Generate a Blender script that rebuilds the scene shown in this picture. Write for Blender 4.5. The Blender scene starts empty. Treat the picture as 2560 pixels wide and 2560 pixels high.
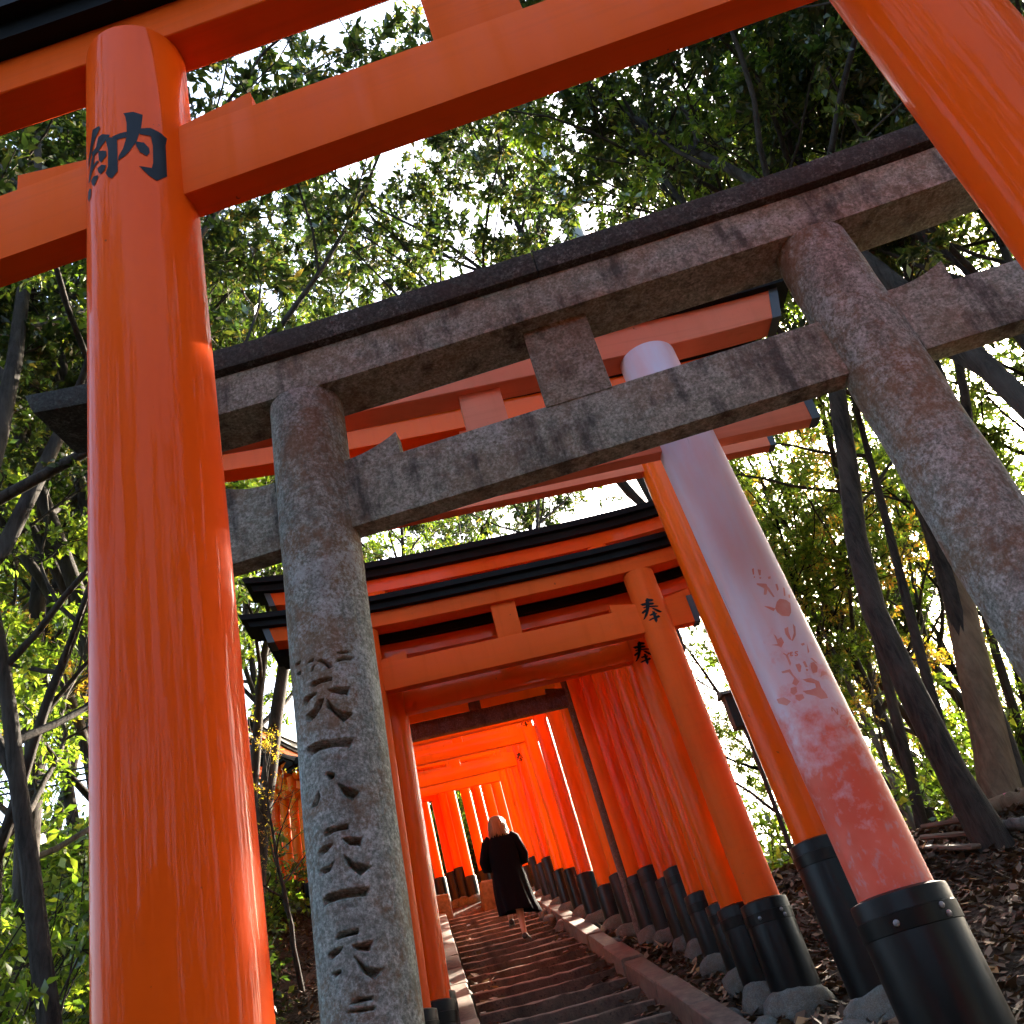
import bpy, bmesh, math, random
import numpy as np
from mathutils import Vector, Matrix
R=math.radians
scene=bpy.context.scene
COL=scene.collection
# ---------------------------------------------------------------- camera
cam_d=bpy.data.cameras.new('camera'); cam=bpy.data.objects.new('camera',cam_d); COL.objects.link(cam)
cr=Vector((0.96351365,0.13862292,-0.22896534)); cu=Vector((0.26765918,-0.49901173,0.82422439)); cf=Vector((0,0.85543613,0.51790831))
M=Matrix((( cr.x,cu.x,-cf.x,0),(cr.y,cu.y,-cf.y,0),(cr.z,cu.z,-cf.z,1.97),(0,0,0,1)))
cam.matrix_world=M
cam_d.sensor_width=36; cam_d.lens=36*0.95; cam_d.clip_start=0.05; cam_d.clip_end=500
scene.camera=cam
# ---------------------------------------------------------------- sky, sun, exposure
SUN_EL,SUN_AZ=R(24.0),R(31.0)
world=bpy.data.worlds.new('World'); scene.world=world; world.use_nodes=True
nt=world.node_tree; nt.nodes.clear()
sky=nt.nodes.new('ShaderNodeTexSky'); sky.sky_type='NISHITA'; sky.sun_disc=False
sky.sun_elevation=SUN_EL; sky.sun_rotation=SUN_AZ; sky.air_density=1.0; sky.dust_density=4.0; sky.ozone_density=1.0
bg=nt.nodes.new('ShaderNodeBackground'); bg.inputs['Strength'].default_value=0.15
out=nt.nodes.new('ShaderNodeOutputWorld'); nt.links.new(sky.outputs[0],bg.inputs[0]); nt.links.new(bg.outputs[0],out.inputs[0])
sd=bpy.data.lights.new('sun','SUN'); sun=bpy.data.objects.new('sun',sd); COL.objects.link(sun)
sd.energy=5.0; sd.angle=R(0.6); sd.color=(1.0,0.90,0.74)
sv=Vector((math.sin(SUN_AZ)*math.cos(SUN_EL),math.cos(SUN_AZ)*math.cos(SUN_EL),math.sin(SUN_EL)))
sun.rotation_euler=sv.to_track_quat('Z','Y').to_euler(); sun.location=(6,8,30)
vs=scene.view_settings
vs.view_transform='Standard'; vs.look='None'; vs.exposure=3.1; vs.gamma=1.0; vs.use_curve_mapping=False
scene.cycles.max_bounces=5; scene.cycles.diffuse_bounces=4; scene.cycles.glossy_bounces=2; scene.cycles.transmission_bounces=3
scene.cycles.use_denoising=True; scene.cycles.adaptive_threshold=.02
scene.cycles.caustics_reflective=False; scene.cycles.caustics_refractive=False
scene.cycles.sample_clamp_indirect=6.0
# ---------------------------------------------------------------- helpers
rng=random.Random(7)
def link(o,parent=None):
    COL.objects.link(o)
    if parent is not None: o.parent=parent
    return o
def mesh_obj(name,V,F,mat,parent=None,smooth=False,autosm=None):
    me=bpy.data.meshes.new(name)
    me.from_pydata([tuple(v) for v in V],[],F)
    me.validate(verbose=False)
    if mat is not None: me.materials.append(mat)
    o=bpy.data.objects.new(name,me); link(o,parent)
    if smooth:
        me.polygons.foreach_set('use_smooth',np.ones(len(me.polygons),bool))
        if autosm is not None: me.set_sharp_from_angle(angle=R(autosm))
    me.update()
    return o
def bm_obj(name,bm,mat,parent=None,smooth=False,autosm=None):
    me=bpy.data.meshes.new(name); bm.to_mesh(me); bm.free()
    if mat is not None: me.materials.append(mat)
    o=bpy.data.objects.new(name,me); link(o,parent)
    if smooth:
        me.polygons.foreach_set('use_smooth',np.ones(len(me.polygons),bool))
        if autosm is not None: me.set_sharp_from_angle(angle=R(autosm))
    return o
def share(name,src,parent,loc=(0,0,0),rz=0.0,scale=1.0):
    o=bpy.data.objects.new(name,src.data); link(o,parent)
    o.location=loc; o.rotation_euler=(0,0,rz); o.scale=(scale,)*3 if not hasattr(scale,'__len__') else scale
    return o
def empty(name,loc=(0,0,0),rz=0.0):
    o=bpy.data.objects.new(name,None); link(o); o.location=loc; o.rotation_euler=(0,0,rz); o.empty_display_size=.2
    return o
def tag(o,label=None,cat=None,group=None,kind=None):
    if label: o['label']=label
    if cat: o['category']=cat
    if group: o['group']=group
    if kind: o['kind']=kind
    return o
def np_mesh(name,V,F4,mat,parent=None,smooth=False):
    """fast mesh from numpy verts and an (n,k) face array"""
    V=np.asarray(V,np.float32); F4=np.asarray(F4,np.int32); n,k=F4.shape
    me=bpy.data.meshes.new(name)
    me.vertices.add(len(V)); me.vertices.foreach_set('co',V.ravel())
    me.loops.add(n*k); me.loops.foreach_set('vertex_index',F4.ravel())
    me.polygons.add(n); me.polygons.foreach_set('loop_start',np.arange(0,n*k,k,dtype=np.int32))
    try: me.polygons.foreach_set('loop_total',np.full(n,k,np.int32))
    except Exception: pass
    if smooth: me.polygons.foreach_set('use_smooth',np.ones(n,bool))
    me.update(calc_edges=True)
    if mat is not None: me.materials.append(mat)
    o=bpy.data.objects.new(name,me); link(o,parent)
    return o
# ---------------------------------------------------------------- material helpers
def new_mat(name):
    m=bpy.data.materials.new(name); m.use_nodes=True; t=m.node_tree; t.nodes.clear()
    return m,t
def N(t,kind,**kw):
    n=t.nodes.new(kind)
    for k,v in kw.items():
        if k.startswith('_'): setattr(n,k[1:],v)
        else:
            key=k.replace('__',' ')
            n.inputs[key].default_value=v
    return n
def L(t,a,b): t.links.new(a,b)
def coords(t,scale=(1,1,1),which='Object'):
    c=t.nodes.new('ShaderNodeTexCoord'); mp=t.nodes.new('ShaderNodeMapping'); mp.inputs['Scale'].default_value=scale
    L(t,c.outputs[which],mp.inputs['Vector']); return mp.outputs['Vector']
def noise(t,vec,scale,detail=4,rough=.55,dist=0.0):
    n=N(t,'ShaderNodeTexNoise'); n.inputs['Scale'].default_value=scale; n.inputs['Detail'].default_value=detail
    n.inputs['Roughness'].default_value=rough; n.inputs['Distortion'].default_value=dist
    L(t,vec,n.inputs['Vector']); return n.outputs['Fac']
def ramp(t,fac,stops,interp='LINEAR'):
    r=t.nodes.new('ShaderNodeValToRGB'); r.color_ramp.interpolation=interp
    e=r.color_ramp.elements
    while len(e)<len(stops): e.new(.5)
    for i,(p,c) in enumerate(stops):
        e[i].position=p; e[i].color=(*c,1) if len(c)==3 else c
    L(t,fac,r.inputs['Fac']); return r.outputs['Color']
def maprange(t,v,a,b,c=0,d=1):
    m=t.nodes.new('ShaderNodeMapRange'); m.inputs[1].default_value=a; m.inputs[2].default_value=b; m.inputs[3].default_value=c; m.inputs[4].default_value=d
    L(t,v,m.inputs[0]); return m.outputs[0]
def mix(t,fac,a,b,mode='MIX'):
    m=t.nodes.new('ShaderNodeMix'); m.data_type='RGBA'; m.blend_type=mode
    if hasattr(fac,'default_value') or hasattr(fac,'links'): L(t,fac,m.inputs[0])
    else: m.inputs[0].default_value=fac
    for s,i in((a,6),(b,7)):
        if isinstance(s,tuple): m.inputs[i].default_value=(*s,1)
        else: L(t,s,m.inputs[i])
    return m.outputs[2]
def math_(t,op,a,b=None):
    m=t.nodes.new('ShaderNodeMath'); m.operation=op
    for s,i in((a,0),(b,1)):
        if s is None: continue
        if isinstance(s,(int,float)): m.inputs[i].default_value=s
        else: L(t,s,m.inputs[i])
    return m.outputs[0]
def bump(t,h,strength,dist=.01):
    b=t.nodes.new('ShaderNodeBump'); b.inputs['Strength'].default_value=strength; b.inputs['Distance'].default_value=dist
    L(t,h,b.inputs['Height']); return b.outputs['Normal']
def finish(t,color,rough=.5,normal=None,spec=.5,coat=0.0,coat_r=.1,metal=0.0,sheen=0):
    p=t.nodes.new('ShaderNodeBsdfPrincipled'); o=t.nodes.new('ShaderNodeOutputMaterial')
    if isinstance(color,tuple): p.inputs['Base Color'].default_value=(*color,1)
    else: L(t,color,p.inputs['Base Color'])
    if isinstance(rough,(int,float)): p.inputs['Roughness'].default_value=rough
    else: L(t,rough,p.inputs['Roughness'])
    p.inputs['Specular IOR Level'].default_value=spec; p.inputs['Metallic'].default_value=metal
    p.inputs['Coat Weight'].default_value=coat; p.inputs['Coat IOR'].default_value=1.33; p.inputs['Coat Roughness'].default_value=coat_r
    if sheen: p.inputs['Sheen Weight'].default_value=sheen
    if normal is not None: L(t,normal,p.inputs['Normal'])
    L(t,p.outputs[0],o.inputs[0]); return p
def vermilion(name,c1,c2,rough=.25,coat=.35,streak=.25,grime=.25,wood=0.0,bump_s=.12,spec=.06,coat_r=.06):
    m,t=new_mat(name)
    v=coords(t); vs_=coords(t,(14,14,.55)); vf=coords(t,(60,60,1.4))
    big=noise(t,v,.9,3); st=noise(t,vs_,1.0,5,.6); fine=noise(t,vf,1.0,3)
    col=mix(t,maprange(t,big,.35,.7),c1,c2)
    dark=tuple(x*.62 for x in c1)
    col=mix(t,math_(t,'MULTIPLY',maprange(t,st,.52,.8),streak),col,dark)
    sp=noise(t,coords(t,(9,9,5)),3.0,6,.7)
    col=mix(t,math_(t,'MULTIPLY',maprange(t,sp,.62,.8),grime),col,(.16,.05,.03))
    ch=noise(t,coords(t,(1,1,.8)),17.0,3,.6); col=mix(t,math_(t,'MULTIPLY',maprange(t,ch,.735,.755),.7),col,(.12,.03,.015))
    if wood>0:
        gr=noise(t,coords(t,(.8,26,26)),1.0,5,.65,.6)
        col=mix(t,math_(t,'MULTIPLY',maprange(t,gr,.5,.72),wood),col,(.30,.05,.02))
    rg=maprange(t,st,.3,.75,rough*.8,rough*1.5)
    hb=math_(t,'ADD',math_(t,'MULTIPLY',st,.7),math_(t,'MULTIPLY',fine,.3))
    finish(t,col,rg,bump(t,hb,bump_s,.012),spec,coat,coat_r)
    return m
MAT={}
MAT['verm_new']=vermilion('vermilion_gloss_paint',(.80,.066,.002),(.84,.086,.003),.4,.26,.04,.16,0,.006,.02,.03)
MAT['verm_beam']=vermilion('vermilion_beam_paint',(.78,.080,.004),(.80,.100,.007),.5,.02,.08,.10,.15,.05)
MAT['verm']=vermilion('vermilion_paint',(.76,.078,.003),(.80,.105,.004),.32,.3,.3,.18,0,.12)
MAT['verm_dull']=vermilion('vermilion_dull_paint',(.70,.085,.010),(.74,.115,.015),.5,.02,.3,.3,.1,.12)
MAT['verm_pink']=vermilion('vermilion_faded_paint',(.70,.16,.08),(.74,.21,.12),.5,.05,.2,.2,.2,.08)
MAT['verm_far']=vermilion('vermilion_old_paint',(.80,.14,.003),(.84,.19,.004),.34,.10,.3,.22,0,.12)
def weathered_pillar():
    m,t=new_mat('vermilion_bleached_paint')
    tc=t.nodes.new('ShaderNodeTexCoord'); sep=t.nodes.new('ShaderNodeSeparateXYZ'); L(t,tc.outputs['Object'],sep.inputs[0])
    v=coords(t); blot=noise(t,v,9.0,5,.65); blot2=noise(t,coords(t,(5,5,3)),6.0,4,.6)
    zz=math_(t,'ADD',sep.outputs['Z'],math_(t,'MULTIPLY',math_(t,'SUBTRACT',blot,.5),1.7))
    up=maprange(t,zz,1.58,2.1)
    low=maprange(t,math_(t,'ADD',blot2,math_(t,'MULTIPLY',math_(t,'SUBTRACT',1.4,sep.outputs['Z']),.06)),.56,.66)
    red=mix(t,maprange(t,noise(t,v,3.0,4),.4,.65),(.66,.085,.040),(.70,.15,.10))
    pale=mix(t,maprange(t,noise(t,coords(t,(6,6,1.2)),2.0,5),.35,.7),(.66,.52,.60),(.70,.42,.44))
    col=mix(t,up,red,pale)
    col=mix(t,math_(t,'MULTIPLY',low,math_(t,'MULTIPLY',math_(t,'SUBTRACT',1.0,up),.55)),col,(.55,.26,.27))
    cr_=noise(t,coords(t,(30,30,.9)),1.0,6,.7,.3); crack=maprange(t,cr_,.665,.70)
    ck2=noise(t,coords(t,(2,2,.8)),3.0,2); crack=math_(t,'MULTIPLY',crack,maprange(t,ck2,.45,.6))
    col=mix(t,math_(t,'MULTIPLY',crack,.8),col,(.10,.06,.07))
    finish(t,col,.55,bump(t,math_(t,'SUBTRACT',math_(t,'MULTIPLY',blot,.2),crack),.35,.01),.4)
    return m
MAT['bleached']=weathered_pillar()
MAT['verm_b']=vermilion('vermilion_deep_paint',(.68,.060,.004),(.72,.080,.006),.36,.35,.35,.25,0,.12)
MAT['verm_c']=vermilion('vermilion_light_paint',(.80,.125,.006),(.84,.16,.010),.42,.06,.25,.3,.05,.12)
def simple(name,c1,c2,scale=6,rough=.5,bump_s=.1,spec=.5,coat=0,detail=5,vs_=(1,1,1)):
    m,t=new_mat(name); n=noise(t,coords(t,vs_),scale,detail,.6)
    finish(t,mix(t,maprange(t,n,.35,.68),c1,c2),maprange(t,n,.3,.7,rough*.8,min(1,rough*1.25)),bump(t,n,bump_s,.01),spec,coat)
    return m
MAT['black']=simple('black_lacquer',(.002,.002,.0025),(.004,.004,.005),3,.5,.05,.12,0)
MAT['sleeve']=simple('black_sheet_copper',(.003,.0035,.004),(.008,.009,.009),5,.36,.12,.2,.0,6,(1,1,.4))
MAT['slate']=simple('slate_end_paint',(.030,.036,.045),(.05,.058,.07),8,.45,.05)
MAT['ink']=simple('black_ink_paint',(.002,.002,.0022),(.004,.004,.005),10,.4,.03,.1,.0)
MAT['bolt']=simple('bolt_steel',(.25,.25,.26),(.10,.10,.10),40,.35,.1,.5)
MAT['rubbed']=simple('rubbed_red_paint',(.62,.17,.12),(.64,.26,.22),14,.5,.05)
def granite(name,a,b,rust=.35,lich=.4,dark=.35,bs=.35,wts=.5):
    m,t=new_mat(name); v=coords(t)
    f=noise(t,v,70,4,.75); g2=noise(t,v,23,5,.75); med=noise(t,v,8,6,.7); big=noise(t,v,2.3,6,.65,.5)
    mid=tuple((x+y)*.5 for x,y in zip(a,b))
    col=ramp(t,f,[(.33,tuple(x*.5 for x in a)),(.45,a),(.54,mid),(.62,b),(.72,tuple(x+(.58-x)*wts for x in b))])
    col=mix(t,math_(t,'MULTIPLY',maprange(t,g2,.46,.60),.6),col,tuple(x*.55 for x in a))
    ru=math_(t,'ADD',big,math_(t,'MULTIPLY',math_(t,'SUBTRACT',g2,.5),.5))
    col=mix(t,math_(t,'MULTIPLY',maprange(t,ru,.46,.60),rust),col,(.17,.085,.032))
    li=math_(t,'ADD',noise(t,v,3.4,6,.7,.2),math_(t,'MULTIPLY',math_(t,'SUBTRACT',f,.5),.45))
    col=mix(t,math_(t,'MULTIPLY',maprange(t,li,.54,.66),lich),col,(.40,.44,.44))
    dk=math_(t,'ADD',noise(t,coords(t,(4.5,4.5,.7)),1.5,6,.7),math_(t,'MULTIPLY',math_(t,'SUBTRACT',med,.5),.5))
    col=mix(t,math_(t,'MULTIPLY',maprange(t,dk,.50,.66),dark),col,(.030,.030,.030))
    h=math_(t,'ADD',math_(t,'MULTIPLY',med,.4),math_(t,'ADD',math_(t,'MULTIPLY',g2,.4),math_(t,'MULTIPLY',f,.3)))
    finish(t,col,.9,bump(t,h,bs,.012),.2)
    return m
MAT['stone_pillar']=granite('weathered_granite',(.18,.197,.172),(.36,.385,.35),.65,.5,.35,.7)
MAT['stone_beam']=granite('granite_beam',(.19,.208,.172),(.34,.362,.315),.3,.3,.8,.5)
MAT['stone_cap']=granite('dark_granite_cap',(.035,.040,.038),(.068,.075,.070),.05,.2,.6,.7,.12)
MAT['stone_old']=granite('mossy_granite',(.12,.11,.10),(.20,.18,.165),.5,.15,.6,.4)
MAT['boulder']=granite('boulder_stone',(.11,.112,.098),(.20,.20,.18),.25,.2,.3,.3)
def step_mat():
    m,t=new_mat('worn_step_stone'); v=coords(t)
    a=noise(t,v,5,6,.65); f=noise(t,v,42,4,.65)
    col=mix(t,maprange(t,a,.35,.65),(.045,.032,.023),(.11,.08,.055)); col=mix(t,maprange(t,f,.55,.7),col,(.02,.016,.012))
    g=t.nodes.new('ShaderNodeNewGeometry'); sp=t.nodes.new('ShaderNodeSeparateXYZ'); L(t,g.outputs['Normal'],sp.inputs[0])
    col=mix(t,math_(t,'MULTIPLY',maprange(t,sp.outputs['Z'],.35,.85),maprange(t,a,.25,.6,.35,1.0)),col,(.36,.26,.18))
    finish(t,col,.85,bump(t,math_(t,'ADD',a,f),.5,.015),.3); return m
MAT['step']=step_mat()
MAT['kerb']=simple('kerb_stone',(.11,.075,.055),(.21,.15,.11),14,.85,.6,.3,0,7)
def soil():
    m,t=new_mat('forest_soil'); v=coords(t)
    a=noise(t,v,1.6,6,.6); f=noise(t,v,22,6,.7); vo=t.nodes.new('ShaderNodeTexVoronoi'); vo.inputs['Scale'].default_value=16; L(t,v,vo.inputs['Vector'])
    col=mix(t,maprange(t,f,.35,.65),(.035,.022,.015),(.10,.065,.042)); col=mix(t,math_(t,'MULTIPLY',maprange(t,a,.45,.65),.5),col,(.13,.085,.06))
    finish(t,col,.95,bump(t,math_(t,'ADD',f,vo.outputs['Distance']),.7,.03),.15); return m
MAT['soil']=soil()
def litter():
    m,t=new_mat('dead_leaves'); g=t.nodes.new('ShaderNodeNewGeometry')
    col=ramp(t,g.outputs['Random Per Island'],[(0,(.055,.032,.02)),(.3,(.14,.08,.045)),(.55,(.23,.145,.085)),(.75,(.10,.058,.038)),(.9,(.36,.26,.16)),(1,(.38,.18,.05))])
    finish(t,col,.75,None,.3); return m
MAT['litter']=litter()
def bark(name,c1,c2,sc=1.0):
    m,t=new_mat(name); n=noise(t,coords(t,(9*sc,9*sc,1.6*sc)),1.6,7,.7,.5); b=noise(t,coords(t),1.3,4)
    col=mix(t,maprange(t,n,.38,.62),c1,c2); col=mix(t,math_(t,'MULTIPLY',maprange(t,b,.5,.66),.45),col,tuple(x*1.5 for x in c2))
    finish(t,col,.9,bump(t,n,.8,.03),.2); return m
MAT['bark_dark']=bark('dark_bark',(.018,.014,.011),(.055,.043,.034))
MAT['bark_grey']=bark('grey_bark',(.06,.052,.043),(.15,.135,.115))
MAT['bark_tan']=bark('tan_bark',(.10,.062,.035),(.19,.125,.075),.7)
def leaf(name,stops,trans=.45,gloss=.06):
    m,t=new_mat(name); g=t.nodes.new('ShaderNodeNewGeometry')
    col=ramp(t,g.outputs['Random Per Island'],stops)
    d=t.nodes.new('ShaderNodeBsdfDiffuse'); tr=t.nodes.new('ShaderNodeBsdfTranslucent'); gl=t.nodes.new('ShaderNodeBsdfGlossy'); gl.inputs['Roughness'].default_value=.35
    L(t,col,d.inputs['Color'])
    bright=mix(t,1.0,col,(2.2,2.4,1.3),'MULTIPLY'); L(t,bright,tr.inputs['Color'])
    m1=t.nodes.new('ShaderNodeMixShader'); m1.inputs[0].default_value=trans; L(t,d.outputs[0],m1.inputs[1]); L(t,tr.outputs[0],m1.inputs[2])
    m2=t.nodes.new('ShaderNodeMixShader'); m2.inputs[0].default_value=gloss; L(t,m1.outputs[0],m2.inputs[1]); L(t,gl.outputs[0],m2.inputs[2])
    o=t.nodes.new('ShaderNodeOutputMaterial'); L(t,m2.outputs[0],o.inputs[0]); return m
MAT['leaf_dark']=leaf('evergreen_leaves',[(0,(.011,.021,.006)),(.45,(.022,.038,.008)),(.8,(.044,.058,.011)),(.93,(.085,.085,.018)),(1,(.11,.07,.02))],.42)
MAT['leaf_green']=leaf('bright_green_leaves',[(0,(.048,.078,.010)),(.5,(.080,.120,.013)),(.85,(.13,.165,.018)),(1,(.20,.19,.022))],.55)
MAT['leaf_autumn']=leaf('yellow_autumn_leaves',[(0,(.15,.14,.015)),(.4,(.26,.19,.02)),(.75,(.32,.17,.02)),(1,(.28,.09,.02))],.55)
MAT['wood']=simple('old_timber',(.09,.06,.04),(.20,.14,.10),4,.8,.3,.2,0,6,(1,14,14))
MAT['dark_wood']=simple('dark_timber',(.02,.013,.010),(.05,.035,.028),4,.7,.3,.3,0,6,(8,8,1))
MAT['concrete']=simple('pole_concrete',(.42,.43,.44),(.52,.53,.54),5,.8,.1,.2)
MAT['galv']=simple('galvanised_steel',(.35,.37,.40),(.48,.50,.53),9,.45,.05,.5)
MAT['cable']=simple('cable_rubber',(.01,.01,.011),(.02,.02,.021),4,.6,.02)
MAT['coat']=simple('dark_navy_cloth',(.0015,.0015,.004),(.003,.003,.007),30,.9,.15,.1)
MAT['hair']=simple('blond_hair',(.16,.085,.032),(.27,.16,.07),3,.5,.5,.4,0,6,(28,28,2))
MAT['skin']=simple('skin',(.52,.28,.18),(.58,.33,.22),6,.5,.03)
MAT['shoe']=simple('black_shoe_leather',(.012,.011,.011),(.025,.022,.02),14,.4,.05)
MAT['ribbon']=simple('pink_ribbon',(.75,.06,.14),(.80,.10,.18),5,.5,.02)
# ---------------------------------------------------------------- terrain height
def sstep(a,b,x):
    t=np.clip((x-a)/(b-a),0,1); return t*t*(3-2*t)
def path_cx(y): return .34-.18*(np.asarray(y,float)-3.5)
def th(x,y):
    x=np.asarray(x,float); y=np.asarray(y,float)
    yc=np.where(y<-1.5,-1.5+(y+1.5)*.04,y); yc=np.where(yc>45,45+(yc-45)*.5,yc)
    base=.288*yc+.0173*x+np.clip(-12.5-y,0,16)*.75  # last term: unseen bank behind the camera, added to block the low sky
    d=np.hypot(x,y)
    mound=base+.30*sstep(6.5,11.2,d)
    flat=3.42-.06*np.maximum(d-11.5,0); flat=np.maximum(flat,2.3)
    right=np.where(d<11.2,mound,np.minimum(mound,flat))
    right=np.where(d>11.2,mound+(flat-mound)*sstep(11.2,13.2,d),mound)
    cx=path_cx(np.minimum(y,19)); w=sstep(1.9,3.6,x-cx)
    z=base*(1-w)+right*w
    lw=sstep(1.6,4.5,cx-x)
    z=z+lw*(1.3*sstep(13,22,y)) - .12*lw*sstep(0,6,y)
    # flattened landing where the tunnel bends
    return z
def th_s(x,y):
    b=.06*np.sin(1.7*x+.6*y)+.05*np.sin(2.9*y-1.1*x+1)+.03*np.sin(5.3*x+3.1*y)
    cx=path_cx(y); far=sstep(1.5,2.6,np.abs(np.asarray(x,float)-cx))
    return th(x,y)+b*far
# ---------------------------------------------------------------- lettering outlines: (angle, height) on a pillar's surface
NO=[[(-1.445,5.284),(-1.264,5.288),(-1.102,5.274),(-1.146,5.191),(-1.193,5.154),(-1.233,5.119),(-1.344,5.072),(-1.442,5.043),(-1.566,5.026),(-1.556,5.05),(-1.472,5.085),(-1.417,5.134),(-1.396,5.156),(-1.393,5.224),(-1.411,5.263)],[(-1.393,5.176),(-1.522,5.174),(-1.678,5.167),(-1.576,5.142),(-1.404,5.145)],[(-1.204,5.189),(-0.974,5.206),(-0.807,5.195),(-0.677,5.178),(-0.715,5.131),(-0.729,4.96),(-0.918,4.918),(-1.05,4.936),(-1.21,4.983),(-0.996,4.98),(-0.967,5.009),(-0.953,5.105),(-0.983,5.159),(-1.168,5.16)],[(-1.25,5.118),(-1.107,5.115),(-1.02,5.089),(-1.014,5.064),(-1.07,5.041),(-1.185,5.061),(-1.238,5.09)],[(-1.807,5.162),(-1.747,5.173),(-1.575,5.151),(-1.579,4.97),(-1.691,4.943),(-1.772,4.958),(-1.826,4.986),(-1.772,5.015),(-1.762,5.104)],[(-1.718,5.183),(-1.88,5.21),(-1.982,5.212),(-2.054,5.165),(-2.2,5.164),(-2.178,5.13),(-2.028,5.13),(-1.903,5.146),(-1.814,5.163),(-1.747,5.173)],[(-1.999,5.136),(-1.799,5.103),(-1.802,5.076),(-1.928,5.058),(-1.978,5.081)],[(-2.027,5.044),(-1.913,5.045),(-1.807,5.026),(-1.854,5.004),(-1.935,4.997),(-1.993,5.015)],[(-2.229,5.016),(-2.142,5.021),(-2.004,5.003),(-2.024,4.985),(-2.137,4.967),(-2.205,4.994)],[(-2.378,4.984),(-2.305,4.988),(-2.226,4.97),(-2.266,4.932),(-2.347,4.928),(-2.391,4.952)],[(-2.162,5.286),(-1.959,5.269),(-1.934,5.254),(-2.079,5.219),(-2.173,5.181),(-2.288,5.135),(-2.362,5.103),(-2.337,5.153),(-2.234,5.224)],[(-2.085,5.156),(-2.217,5.127),(-2.353,5.028),(-2.302,5.021),(-2.173,5.059),(-1.987,5.075),(-2.032,5.087),(-2.147,5.083)]]
HO=[[(-0.014,0.091),(0.006,0.107),(0.021,0.094),(0.043,0.086),(0.054,0.075),(0.036,0.066),(0.002,0.068),(-0.012,0.082)],[(-0.064,0.078),(-0.041,0.077),(0.002,0.066),(0.037,0.055),(0.048,0.044),(0.03,0.035),(-0.011,0.044),(-0.049,0.056)],[(-0.055,0.043),(-0.032,0.042),(0.01,0.033),(0.042,0.027),(0.074,0.019),(0.065,0.009),(0.028,0.014),(-0.012,0.026),(-0.047,0.033)],[(-0.008,0.094),(0.015,0.091),(0.011,0.049),(-0.003,0.016),(-0.022,-0.014),(-0.041,-0.037),(-0.072,-0.053),(-0.092,-0.05),(-0.069,-0.033),(-0.044,-0.003),(-0.03,0.028),(-0.022,0.062)],[(-0.036,0.02),(-0.017,0.012),(-0.044,-0.003),(-0.07,-0.006),(-0.084,0.008),(-0.073,0.015)],[(0.009,0.017),(0.034,0.004),(0.061,-0.017),(0.088,-0.036),(0.066,-0.045),(0.045,-0.033),(0.024,-0.009)],[(0.008,-0.015),(0.028,-0.026),(0.027,-0.058),(0.027,-0.085),(0.023,-0.105),(0.006,-0.123),(-0.001,-0.096),(0.002,-0.066)],[(-0.026,-0.038),(0.001,-0.034),(0.037,-0.042),(0.039,-0.051),(0.014,-0.054),(-0.019,-0.049)],[(-0.046,-0.077),(-0.022,-0.072),(0.008,-0.071),(0.045,-0.063),(0.056,-0.078),(0.036,-0.087),(0.003,-0.085),(-0.034,-0.088)]]
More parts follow.
